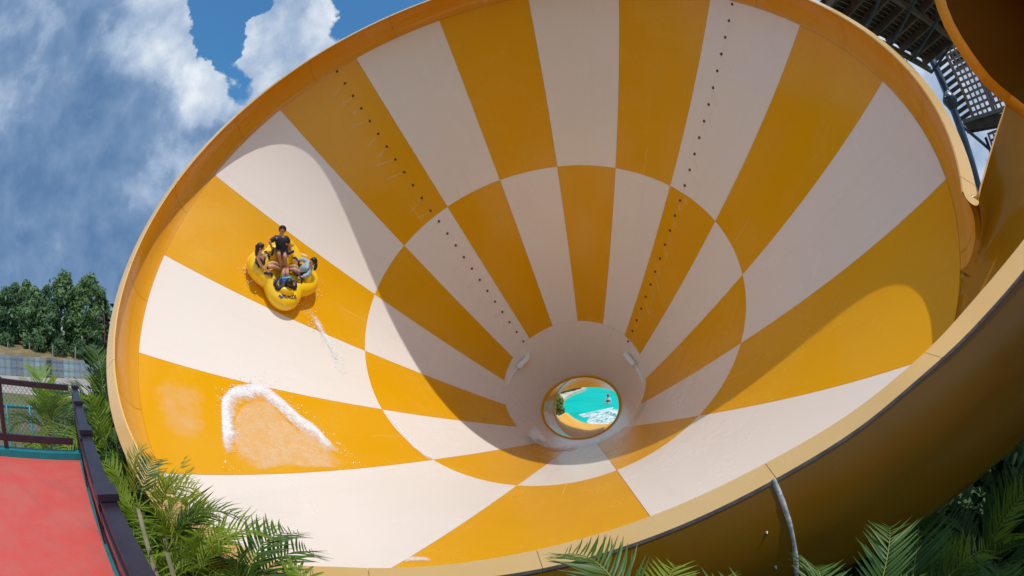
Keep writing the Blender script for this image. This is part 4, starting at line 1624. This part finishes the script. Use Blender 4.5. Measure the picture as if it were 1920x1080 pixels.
bowl_strip([(345, 905), (420, 895), (520, 890), (640, 884)], [(400, 1015), (470, 1025), (540, 1020), (620, 990)], 40, 20, lambda u, v: .01, 'thin_water', M_FILM, 'faint film of water on the lowest left cream panel', 3, .0)
bowl_strip([(262, 665), (300, 675), (350, 690), (420, 700)], [(310, 880), (330, 870), (370, 860), (412, 850)], 40, 20, lambda u, v: .01, 'thin_water', M_FILM, 'faint wet film between the rim and the arched wave', 4, .0)
M_SPLASH = foam_mat('outlet_splash', 0.36, 0.72, 2.2, maxa=0.95, soft=0.0, softy=0.2, ew=.5)
M_TRAIL = foam_mat('foam_trail', 0.54, 0.86, 6.0, maxa=0.75, soft=0.0, softy=0.4, ew=.6)
bowl_strip([(556, 572), (566, 588), (582, 614), (604, 648), (625, 683), (640, 706)], [(594, 566), (598, 585), (612, 612), (630, 645), (644, 678), (652, 700)], 60, 9, lambda u, v: .05 * (1 - u) + .01, 'foam', M_TRAIL, 'trail of splashed foam running down the panel below the raft', 5, .1)
bowl_strip([(690, 766), (716, 763), (744, 780), (784, 828), (819, 856), (856, 878)], [(694, 776), (704, 777), (726, 795), (766, 841), (801, 869), (834, 889)], 60, 7, lambda u, v: .015, 'foam', M_TRAIL, 'thin white streak of water along the ring joint at lower left', 6, .05)
bowl_strip([(556, 478), (562, 474), (570, 478), (578, 486)], [(550, 484), (556, 486), (564, 489), (574, 492)], 24, 9, lambda u, v: .18 * sin(pi * v), 'foam', M_TRAIL, 'small burst of foam behind the upper edge of the raft', 7, .1)
bowl_strip([(742, 1058), (765, 1040), (790, 1038), (825, 1052)], [(742, 1062), (770, 1062), (795, 1061), (825, 1060)], 30, 9, lambda u, v: .02, 'foam', M_TRAIL, 'splash of white water low on the bottom orange panel by the lip', 8, .1)
# churned water at the outlet
bowl_strip([(978, 812), (996, 792), (1012, 784), (1020, 778)], [(985, 846), (1015, 846), (1050, 846), (1090, 842)], 40, 24, lambda u, v: .16 * sin(pi * v) + .01, 'foam', M_SPLASH, 'churned white water pouring into the outlet at the funnel bottom', 9, .12)
bowl_strip([(1000, 822), (1030, 830), (1060, 834), (1100, 832)], [(1000, 845), (1035, 850), (1065, 850), (1105, 842)], 30, 14, lambda u, v: .06 * sin(pi * v) + .01, 'foam', M_TRAIL, 'bluish foam drifting below the outlet rim', 10, .12)
M_WET = foam_mat('wet_sheen', 0.40, 0.95, 2.5, tint=(0.62, 0.60, 0.50), maxa=0.35, soft=0.0, softy=0.0, ew=.6, rough=.2)
bowl_strip([(1150, 800), (1180, 770), (1200, 740), (1208, 700)], [(1120, 838), (1175, 818), (1215, 770), (1225, 720)], 30, 12, lambda u, v: .01, 'thin_water', M_WET, 'wet streak at the right of the outlet', 11, .0)


def drops(px_line, spread, n, label, seed, r0=.005, r1=.016, hmax=.18):
    """Flung droplets and flecks beside a line of broken water."""
    rnd = random.Random(seed)
    ln = crm([V((x, y, 0)) for x, y in px_line], 8)
    mb = MB()
    for k in range(n):
        q = rnd.choice(ln)
        th, z = on_bowl(q.x + rnd.gauss(0, spread), q.y + rnd.gauss(0, spread))
        p = surf(th, z, .01 + hmax * rnd.random() ** 3)
        r = r0 + (r1 - r0) * rnd.random() ** 3
        mb.ball(p, r * rnd.uniform(.7, 1.6), r, r * rnd.uniform(.7, 1.6), None, 5, 3)
    o = mb.build('water_drops', M_WHC0)
    o['label'] = label
    o['category'] = 'water'
    o['kind'] = 'stuff'


M_WHC0 = mat('white_drops', (0.9, 0.92, 0.94), 0.3)
drops(W_OUT, 4, 170, 'white droplets flung from the arched wave', 1)
drops([(452, 870), (470, 800), (500, 780), (560, 830), (620, 870)], 16, 130, 'flecks of foam scattered over the thin sheet inside the wave', 2, .005, .012, .03)
drops([(566, 575), (590, 608), (620, 655), (640, 695)], 7, 260, 'droplets along the splashed trail below the raft', 3, .005, .014)
drops([(560, 560), (585, 548), (592, 530)], 6, 90, 'droplets thrown up by the right lobe of the raft', 4)
drops([(455, 500), (462, 520), (480, 535)], 6, 70, 'droplets thrown up by the left lobe of the raft', 5)


def pool_foam(pts, label, seed, h=.22):
    """Broken water on the pool: a mound of froth over an outline on the water plane."""
    c = sum(pts, V()) / len(pts)
    ring = resample(crm(pts + [pts[0]], 5), 49)
    rows = []
    for k in range(13):
        s_ = 1 - k / 12
        rows.append([c.lerp(p, s_) + V((0, 0, .02 + h * (1 - s_ * s_) * (.6 + .8 * mnoise.noise(p.lerp(c, 1 - s_) * 1.3 + V((seed, 0, 0))) + .5 * mnoise.noise(p.lerp(c, 1 - s_) * 4 + V((seed, 2, 0)))))) for p in ring])
    mb = MB()
    mb.loft(rows)
    o = mb.build('foam', M_PFOAM)
    o['label'] = label
    o['category'] = 'water'
    o['kind'] = 'stuff'


M_PFOAM = foam_mat('pool_froth', 0.36, 0.60, 1.1, edge=False)
pool_foam([at_z(x, y, PZ) for x, y in ((1100, 794), (1104, 784), (1115, 778), (1135, 771), (1165, 767), (1190, 775), (1185, 788), (1160, 796), (1130, 798))], 'white foaming splash where the chute meets the pool', 1, .30)
pool_foam([at_z(x, y, PZ) for x, y in ((1085, 778), (1100, 774), (1130, 768), (1150, 764), (1140, 772), (1110, 780), (1095, 783))], 'light streaks of froth on the pool beyond the splash', 2, .06)

# ------------------------------------------------------------------ beyond the outlet: plants on the pool's edge, attendant
p = at_z(1050, 772, PZ)
for i, (dx, dy, h_, mtx, lab) in enumerate(((-.75, -3.0, 1.7, 1, 'spiky green and brown shrub at the pool edge seen through the outlet'), (-.8, 1.5, 1.4, 2, 'yellow green shrub on the pale pool wall seen through the outlet'))):
    me, bo = crown_mesh('foliage', (M_LEAFY, M_LEAFY)[mtx - 1], 230 + i, h_, 1.5, .2, 700, .18)
    t = thing('shrub', lab, 'shrub', V((p.x + dx, p.y + dy, PZ + .1)))
    link('foliage', me, t, mat=Matrix.Identity(4))
for i, (px, py) in enumerate(((1063, 738), (1070, 735.5), (1077, 733.5), (1084, 731.5), (1090, 730))):
    q = at_z(px, py, PZ + .3) + V((-.4, .6, 0))
    me, bo = crown_mesh('foliage', M_LEAFD, 240 + i, .8, 1.1, .2, 300, .14)
    t = thing('shrub', ('small dark shrub behind the pool wall, first from the bush', 'small dark shrub behind the pool wall, second from the bush', 'small dark shrub in the middle of the row behind the pool wall',
                        'small dark shrub behind the pool wall, next to last from the bush', 'small dark shrub behind the far end of the pool wall')[i], 'shrub', q, 'row of dark shrubs behind the pool wall')
    link('foliage', me, t, mat=Matrix.Identity(4))

# ------------------------------------------------------------------ raft and riders
TH0, ZR0 = on_bowl(528, 520)
RO = surf(TH0, ZR0)
RN = (surf(TH0, ZR0, 1.0) - RO).normalized()
RX = (V((1, 0, 0)) - RN * RN.x).normalized()
RY = RN.cross(RX)
RM = Matrix.Translation(RO) @ Matrix((RX, RY, RN)).transposed().to_4x4()


def ar(px, py, h):
    if h > .46:
        h = .46 + (h - .46) * .62
    d = ray(px, py)
    o = RO + RN * h
    return d * ((o - CAMP).dot(RN) / d.dot(RN)) + CAMP


def vinyl():
    m = mat('yellow_vinyl', (0.96, 0.61, 0.005), 0.26, spec=0.5, coat=0.3, col2=(0.94, 0.57, 0.004), vscale=1.5)
    return m


M_VIN = vinyl()
M_HAND = mat('navy_grip', (0.012, 0.016, 0.085), 0.5)
M_INK = mat('dark_print', (0.02, 0.02, 0.05), 0.6)
M_INKB = mat('blue_print', (0.02, 0.06, 0.35), 0.6)
raft = thing('raft', 'yellow four lobed inflatable raft carrying four riders up the funnel wall', 'raft', RM)
PH0 = 22.0
RC = V((-.05, -.05, 0))


def clover(phi, k=1.0):
    r = .735 + .145 * cos(radians(4 * (phi - PH0)))
    return RC + V((cos(radians(phi)), sin(radians(phi)), 0)) * r * k


TR_ = .225
mb = MB()
rows = []
NP = 96
for i in range(NP + 1):
    phi = 360 * i / NP
    c = clover(phi) + V((0, 0, TR_ + .02))
    t = (clover(phi + 2) - clover(phi - 2)).normalized()
    o_ = V((t.y, -t.x, 0))
    rows.append([c + (o_ * cos(2 * pi * k / 20) + V((0, 0, 1)) * sin(2 * pi * k / 20)) * TR_ for k in range(21)])
mb.loft(rows)
tube_me = mb.mesh('tube', M_VIN)
link('tube', tube_me, raft, mat=Matrix.Identity(4))
from mathutils.bvhtree import BVHTree
bvh = BVHTree.FromPolygons([v.co.copy() for v in tube_me.vertices], [tuple(p.vertices) for p in tube_me.polygons])


def on_tube(px, py):
    inv = RM.inverted()
    o = inv @ CAMP
    d = (inv.to_3x3() @ ray(px, py)).normalized()
    h = bvh.ray_cast(o, d)
    n = RM.to_3x3() @ h[1]
    if n.dot(CAMP - RO) < 0:
        n = -n
    return RM @ h[0], n
mb = MB()
mb.loft([[RC + V((0, 0, .12))] * 49, [RC.lerp(clover(360 * i / 48), .5) + V((0, 0, .13)) for i in range(49)], [clover(360 * i / 48) + V((0, 0, .14)) for i in range(49)]])
link('floor', mb.mesh('floor', M_VIN), raft, mat=Matrix.Identity(4))
LOBES = [PH0 + 90 * k for k in range(4)]       # right, top, left, bottom
for a in LOBES:
    d = V((cos(radians(a)), sin(radians(a)), 0))
    sdv = V((-d.y, d.x, 0))
    mb = MB()
    far = .86 if a == LOBES[1] else .68
    mb.ball(RC + d * far + V((0, 0, .42)), .25, .13, .12 if a == LOBES[1] else .17, Matrix((sdv, d, V((0, 0, 1)))).transposed() , 16, 10)
    link('backrest', mb.mesh('backrest', M_VIN), raft, mat=Matrix.Identity(4))
    mb = MB()
    mb.ball(RC + d * .40 + V((0, 0, .18)), .22, .22, .11, Matrix((sdv, d, V((0, 0, 1)))).transposed(), 16, 8)
    link('seat', mb.mesh('seat', M_VIN), raft, mat=Matrix.Identity(4))


def grip(px, py, h, ang):
    p = RM.inverted() @ ar(px, py, h)
    mb = MB()
    q = V((cos(radians(ang)), sin(radians(ang)), 0))
    mb.tube([p - q * .11 + V((0, 0, -.03)), p - q * .08 + V((0, 0, .035)), p + q * .08 + V((0, 0, .035)), p + q * .11 + V((0, 0, -.03))], [.03, .036, .036, .03], 10)
    link('grip', mb.mesh('grip', M_HAND), raft, mat=Matrix.Identity(4))


GR = [(511, 471, .55, 110), (545, 474, .55, 60), (501, 478, .50, 150), (504, 514, .50, 20), (556, 488.5, .52, 160), (562, 521.5, .50, 150), (517, 528, .50, 90), (553.5, 534, .50, 120)]
for g_ in GR:
    grip(*g_)
# printed name on the lobe towards the lower edge
def text_me(body, size):
    cu = bpy.data.curves.new('txt', 'FONT')
    cu.body = body
    cu.size = size
    cu.extrude = .004
    cu.offset = .003
    cu.align_x = 'CENTER'
    cu.align_y = 'CENTER'
    tmp = bpy.data.objects.new('tmp', cu)
    COL.objects.link(tmp)
    bpy.context.view_layer.update()
    me = bpy.data.meshes.new_from_object(tmp.evaluated_get(bpy.context.evaluated_depsgraph_get()))
    bpy.data.objects.remove(tmp)
    return me


xt = (on_tube(552, 557.5)[0] - on_tube(532, 556.5)[0])
tp, tn = on_tube(542.5, 557)
me = text_me('PROSLIDE', .150)
me.materials.clear()
me.materials.append(M_INK)
wdt = max(v.co.x for v in me.vertices) - min(v.co.x for v in me.vertices)
k_ = xt.length * 26 / 20 / wdt
for v in me.vertices:           # wrap the print round the tube
    f = v.co.x * k_
    q, n = on_tube(542.5 + f / xt.length * 20, 557 + f / xt.length * 1.0)
    x_ = xt.normalized()
    y_ = n.cross(x_).normalized()
    q2, n2 = on_tube(542.5 + f / xt.length * 20, 557 + f / xt.length * 1.0)
    v.co = raft.matrix_basis.inverted() @ (q2 + y_ * v.co.y * 1.0 + n2 * (.006 + v.co.z - v.co.y ** 2 * 2))
o = bpy.data.objects.new('lettering', me)
COL.objects.link(o)
o.parent = raft
mb = MB()
for (px, py) in ((524.6, 555.2), (527.4, 557.4)):
    q, n = on_tube(px, py)
    x = (xt - n * xt.dot(n)).normalized()
    mb.box(q + n * .004, (x * .7 + n.cross(x) * .7) * .030, (x * .7 - n.cross(x) * .7) * .030, n * .004)
o = mb.build('emblem', M_INKB, None, smooth=False)
o.parent = raft
o.matrix_parent_inverse = raft.matrix_basis.inverted()


def skin_mesh(name, joints, edges, m, root, sub_=2):
    names = list(joints)
    me = bpy.data.meshes.new(name + '_src')
    me.from_pydata([joints[k][0] for k in names], [(names.index(a), names.index(b)) for a, b in edges], [])
    o = bpy.data.objects.new('tmp', me)
    COL.objects.link(o)
    o.modifiers.new('s', 'SKIN')
    sl = me.skin_vertices[0].data
    for i, k in enumerate(names):
        r = joints[k][1]
        sl[i].radius = (r, r) if not isinstance(r, tuple) else r
        sl[i].use_root = (k == root)
    o.modifiers['s'].use_smooth_shade = True
    sb = o.modifiers.new('u', 'SUBSURF')
    sb.levels = sub_
    sb.render_levels = sub_
    bpy.context.view_layer.update()
    ev = o.evaluated_get(bpy.context.evaluated_depsgraph_get())
    out = bpy.data.meshes.new_from_object(ev)
    out.name = name
    out.materials.clear()
    out.materials.append(m)
    bpy.data.objects.remove(o)
    bpy.data.meshes.remove(me)
    return out


M_SKIN = mat('warm_skin', (0.52, 0.27, 0.165), 0.5, var=0.12, vscale=8)
M_SKIN2 = mat('light_skin', (0.60, 0.34, 0.225), 0.5, var=0.12, vscale=8)
M_HAIR = mat('black_brown_hair', (0.014, 0.010, 0.009), 0.45)
M_EYE = mat('dark_eye', (0.01, 0.008, 0.008), 0.2)
M_LIPS = mat('mouth', (0.35, 0.09, 0.08), 0.5)
M_NAVY = mat('navy_swim_cloth', (0.012, 0.016, 0.045), 0.6, var=0.3, vscale=10)
M_NAVYP = mat('navy_patterned_cloth', (0.022, 0.022, 0.06), 0.6, col2=(0.07, 0.05, 0.10), vscale=22)
M_TEALC = mat('deep_blue_swim_cloth', (0.018, 0.05, 0.11), 0.6, var=0.4, vscale=10)
M_FLORAL = mat('turquoise_floral_cloth', (0.10, 0.42, 0.50), 0.6, col2=(0.62, 0.50, 0.58), vscale=14)
M_BLACKC = mat('black_swim_cloth', (0.012, 0.012, 0.014), 0.6)
M_TURQ = mat('turquoise_cloth', (0.02, 0.36, 0.45), 0.6, col2=(0.10, 0.52, 0.60), vscale=18)
M_BLUEC = mat('bright_blue_cloth', (0.012, 0.022, 0.30), 0.55, var=0.2, vscale=10)
M_STITCH = mat('pale_piping', (0.45, 0.45, 0.55), 0.6)


def person(label, J, skin, hairm, look, cloth, long_hair=None, hs=1.0, fingers=True):
    """J: joint name -> world point. A single skinned body; clothes and hair lie over it as parts."""
    base = (J['hip'])
    t = thing('person', label, 'person', base)
    ax = (J['shR'] - J['shL']).normalized()
    hL, hR = J['hip'] - ax * .085, J['hip'] + ax * .085
    nb = J['neck']
    hc = J['head']
    upv = (hc - nb).normalized()
    pts = {'hip': (J['hip'], (.135, .105)), 'waist': (J['hip'].lerp(J['chest'], .5), (.125, .095)), 'chest': (J['chest'], (.15, .105)), 'collar': (nb.lerp(J['chest'], .35), (.105, .075)), 'neck': (nb, .052), 'jaw': (hc - upv * .075 * hs, .066 * hs),
           'head': (hc, .098 * hs), 'crown': (hc + upv * .085 * hs, .074 * hs)}
    ed = [('hip', 'waist'), ('waist', 'chest'), ('chest', 'collar'), ('collar', 'neck'), ('neck', 'jaw'), ('jaw', 'head'), ('head', 'crown')]
    for sname, hh in (('L', hL), ('R', hR)):
        pts['sh' + sname] = (J['sh' + sname], .056)
        pts['el' + sname] = (J['el' + sname], .043)
        w_ = J['el' + sname].lerp(J['ha' + sname], .82)
        pts['wr' + sname] = (w_, .030)
        pts['pa' + sname] = (J['ha' + sname], (.042, .026))
        pts['hp' + sname] = (hh, .088)
        pts['kn' + sname] = (J['kn' + sname], .060)
        pts['ca' + sname] = (J['kn' + sname].lerp(J['an' + sname], .38), .056)
        pts['an' + sname] = (J['an' + sname], .038)
        tv = J.get('toe' + sname, J['an' + sname] + (J['an' + sname] - J['kn' + sname]).normalized() * .06 + look * .13)
        pts['to' + sname] = (tv, (.040, .026))
        ed += [('collar', 'sh' + sname), ('sh' + sname, 'el' + sname), ('el' + sname, 'wr' + sname), ('wr' + sname, 'pa' + sname), ('hip', 'hp' + sname), ('hp' + sname, 'kn' + sname), ('kn' + sname, 'ca' + sname), ('ca' + sname, 'an' + sname), ('an' + sname, 'to' + sname)]
    me = skin_mesh('body', pts, ed, skin, 'hip')
    # fingers closed round what the hands hold, nose and ears, joined into the same mesh
    mb = MB()
    for sname in 'LR':
        p = J['ha' + sname]
        d = (p - J['el' + sname]).normalized()
        s_ = d.cross(RN).normalized()
        n_ = s_.cross(d)
        for q in range(4):
            L = (.05, .062, .058, .046)[q] * 1.3
            b0 = p + d * .02 + s_ * (q - 1.5) * .021
            mb.tube([b0, b0 + d * L * .55 + n_ * .012, b0 + d * L * .85 - n_ * .015, b0 + d * L * .62 - n_ * .045], [.0105, .0100, .0092, .0080], 6)
        b0 = p - d * .02 - s_ * .036
        mb.tube([b0, b0 + d * .035 - s_ * .022, b0 + d * .060 - n_ * .022], [.013, .0115, .009], 6)
    lk = (look - upv * look.dot(upv) * .6).normalized()
    sx = lk.cross(upv).normalized()
    uy = sx.cross(lk)
    FM = Matrix((sx, lk, uy)).transposed()
    mb.ball(hc + lk * .100 * hs - uy * .012, .014, .022, .020, FM, 8, 6)
    for sg in (-1, 1):
        mb.ball(hc + sx * sg * .092 * hs - uy * .01, .012, .022, .032, FM, 8, 6)
    off = len(me.vertices)
    bm = bmesh.new()
    bm.from_mesh(me)
    tmp = mb.mesh('t', skin)
    bm.from_mesh(tmp)
    bm.to_mesh(me)
    bm.free()
    bpy.data.meshes.remove(tmp)
    for pl in me.polygons:
        pl.use_smooth = True
    link('body', me, t)
    for sg in (-1, 1):
        mb = MB(); mb.ball(hc + lk * .090 * hs + sx * sg * .036 * hs + uy * .012 * hs, .013, .010, .009, FM, 8, 6)
        mb.build('eye', M_EYE, t)
    mb = MB(); mb.ball(hc + lk * .088 * hs - uy * .050 * hs, .026, .012, .010, FM, 8, 6); mb.build('mouth', M_LIPS, t)
    mb = MB()
    mb.ball(hc + upv * .022 * hs - lk * .024 * hs, .112 * hs, .106 * hs, .108 * hs, FM, 14, 10)
    mb.ball(hc + upv * .070 * hs + lk * .026 * hs, .085 * hs, .070 * hs, .050 * hs, FM, 12, 8)
    if long_hair is not None:
        c = crm([hc - lk * .07 + upv * .02] + long_hair, 4)
        mb.tube(c, [.085 - .055 * k / (len(c) - 1) for k in range(len(c))], 9)
    mb.build('hair', hairm, t)
    for nm, keys, eds, extra, mm, cut in cloth:
        pp = {}
        for k in keys:
            r = pts[k][1]
            pp[k] = (pts[k][0], tuple(x + extra for x in r) if isinstance(r, tuple) else r + extra)
        for k, (a, b, f) in cut.items():
            r = pts[a][1], pts[b][1]
            r = [x if not isinstance(x, tuple) else (x[0] + x[1]) / 2 for x in r]
            pp[k] = (pts[a][0].lerp(pts[b][0], f), r[0] * (1 - f) + r[1] * f + extra)
        link(nm, skin_mesh(nm, pp, eds, mm, keys[0]), t)
    return t, pts


TOP = [('hip', 'waist'), ('waist', 'chest'), ('chest', 'collar')]
def sleeves(f):
    ks, es, cut = [], [], {}
    for s_ in 'LR':
        ks += ['sh' + s_]
        es += [('collar', 'sh' + s_)]
        if f <= 1:
            cut['sl' + s_] = ('sh' + s_, 'el' + s_, f)
            es += [('sh' + s_, 'sl' + s_)]
        else:
            ks += ['el' + s_]
            cut['sl' + s_] = ('el' + s_, 'wr' + s_, f - 1)
            es += [('sh' + s_, 'el' + s_), ('el' + s_, 'sl' + s_)]
    return ks, es, cut


def shorts(f):
    cut = {'a': ('hpL', 'knL', f), 'b': ('hpR', 'knR', f)}
    return ['hip', 'hpL', 'hpR'], [('hip', 'hpL'), ('hip', 'hpR'), ('hpL', 'a'), ('hpR', 'b')], cut


vw = (CAMP - RO).normalized()
# man at the top
JM = dict(hip=ar(527, 470, .46), chest=ar(526, 455.5, .80), neck=ar(527, 443, 1.02), head=ar(529.5, 431, 1.16), shL=ar(517, 446, .96), shR=ar(537, 446.5, .96), elL=ar(505.5, 454, .84), elR=ar(543, 457.5, .84),
          haL=ar(511, 468, .63), haR=ar(545, 472, .62), knL=ar(522.5, 476, .66), knR=ar(534, 481, .66), anL=ar(527, 503, .30), anR=ar(539, 507, .30), toeL=ar(528.5, 508, .26), toeR=ar(543, 512, .26))
ks, es, cut = sleeves(.9)
k2, e2, c2 = shorts(.72)
tm, pm_ = person('person in navy short sleeved swim shirt and shorts sitting at the top of the raft', JM, M_SKIN, M_HAIR, (vw + RN * .2 - V((0, 0, .2))).normalized(),
       [('shirt', ['hip', 'waist', 'chest', 'collar'] + ks, TOP + es, .026, M_NAVY, cut), ('shorts', k2, e2, .022, M_NAVYP, c2)])
# woman at the left
JW = dict(hip=ar(490, 501, .36), chest=ar(487.5, 487, .66), neck=ar(486, 476, .90), head=ar(488.5, 464.5, 1.06), shL=ar(483, 482, .80), shR=ar(493.5, 480, .86), elL=ar(490, 498, .62), elR=ar(497, 484, .66),
          haL=ar(504.5, 511.5, .56), haR=ar(500, 477, .57), knL=ar(512, 499.5, .50), knR=ar(512, 492.5, .50), anL=ar(525, 505, .28), anR=ar(528, 498.5, .28), toeL=ar(528, 503, .33), toeR=ar(531, 496.5, .33))
lkW = (ar(560, 500, .9) - ar(489, 464, 1.0)).normalized()
person('person with long dark hair in a blue sleeveless swimsuit at the left of the raft', JW, M_SKIN2, M_HAIR, (lkW + vw * .25).normalized(),
       [('swimsuit', ['hip', 'waist', 'chest', 'collar'], TOP, .020, M_TEALC, {}), ('swim_shorts', *shorts(.12)[:2], .016, M_BLACKC, shorts(.12)[2])],
       long_hair=[ar(483, 468, 1.0), ar(481, 474, .90), ar(481, 481, .78)])
# girl at the right
JG = dict(hip=ar(563, 510, .36), chest=ar(573, 503, .62), neck=ar(582, 495.5, .84), head=ar(586.5, 490.5, .98), shL=ar(577, 492.5, .74), shR=ar(583, 502, .76), elL=ar(568.5, 486.5, .68), elR=ar(578, 515.5, .64),
          haL=ar(557, 488, .58), haR=ar(563, 520, .57), knL=ar(552, 499, .50), knR=ar(552, 505, .52), anL=ar(541, 500.5, .28), anR=ar(540, 506, .28), toeL=ar(537, 499, .33), toeR=ar(537, 504, .33))
lkG = (ar(520, 505, .6) - ar(586, 490, .9)).normalized()
ks, es, cut = sleeves(1.85)
k2, e2, c2 = shorts(.40)
person('long haired person in turquoise floral long sleeved top at the right of the raft', JG, M_SKIN2, M_HAIR, (lkG + vw * .5).normalized(),
       [('shirt', ['hip', 'waist', 'chest', 'collar'] + ks, TOP + es, .024, M_FLORAL, cut), ('shorts', k2, e2, .02, M_BLACKC, c2)],
       long_hair=[ar(591, 493, .95), ar(592, 500, .84), ar(589, 507, .74)])
# boy at the bottom, seen from behind
JB = dict(hip=ar(533, 527, .30), chest=ar(535.5, 536, .44), neck=ar(539, 537, .56), head=ar(541.5, 530.5, .70), shL=ar(528.5, 539.5, .50), shR=ar(546, 538.5, .52), elL=ar(518.5, 542, .48), elR=ar(550, 540, .50),
          haL=ar(517, 527.5, .54), haR=ar(553, 533, .54), knL=ar(531.5, 512, .46), knR=ar(538.5, 512, .46), anL=ar(534, 500, .30), anR=ar(538.5, 500, .30), toeL=ar(533, 496, .34), toeR=ar(539, 495, .34))
ks, es, cut = sleeves(1.8)
lkB = (ar(532, 500, .3) - ar(541, 530, .95)).normalized()
k2, e2, c2 = shorts(.5)
tb, pb = person('person with dark sleeves and blue vest at the lower lobe with back to the viewer', JB, M_SKIN, M_HAIR, lkB,
       [('shirt', ['hip', 'waist', 'chest', 'collar'] + ks, TOP + es, .024, M_BLACKC, cut), ('vest', ['hip', 'waist', 'chest'], TOP[:2], .045, M_BLUEC, {}), ('shorts', k2, e2, .02, M_TURQ, c2)])

# attendant standing in the pool, far off through the outlet
q = at_z(1140, 757.5, PZ)
PXV = V((q.y, -q.x, 0)).normalized()
LKV = V((-q.x, -q.y, 0)).normalized()
Zv = V((0, 0, 1))
JA = dict(hip=q + Zv * -.05, chest=q + Zv * .30, neck=q + Zv * .56, head=q + Zv * .74, shL=q - PXV * .19 + Zv * .48, shR=q + PXV * .19 + Zv * .48, elL=q - PXV * .27 + Zv * .22, elR=q + PXV * .27 + Zv * .22, haL=q - PXV * .26 + LKV * .2 + Zv * .05, haR=q + PXV * .26 + LKV * .2 + Zv * .05,
          knL=q - PXV * .1 - Zv * .5, knR=q + PXV * .1 - Zv * .5, anL=q - PXV * .1 - Zv * .95, anR=q + PXV * .1 - Zv * .95)
M_RED = mat('red_cloth', (0.55, 0.02, 0.04), 0.6)
M_WHC = mat('white_cloth', (0.75, 0.74, 0.74), 0.7)
ks, es, cut = sleeves(.9)
ta, pa_ = person('person in red vest over white shirt and red cap standing in the pool', JA, M_SKIN, M_HAIR, LKV,
       [('shirt', ['hip', 'waist', 'chest', 'collar'] + ks, TOP + es, .012, M_WHC, cut), ('vest', ['waist', 'chest', 'collar'], TOP[1:], .04, M_RED, {})])
mb = MB(); mb.ball(JA['head'] + Zv * .06, .125, .125, .10, None, 14, 8); mb.tube([JA['head'] + Zv * .05 + LKV * .08, JA['head'] + Zv * .04 + LKV * .2], [.09, .06], 8)
mb.build('cap', M_RED, ta)
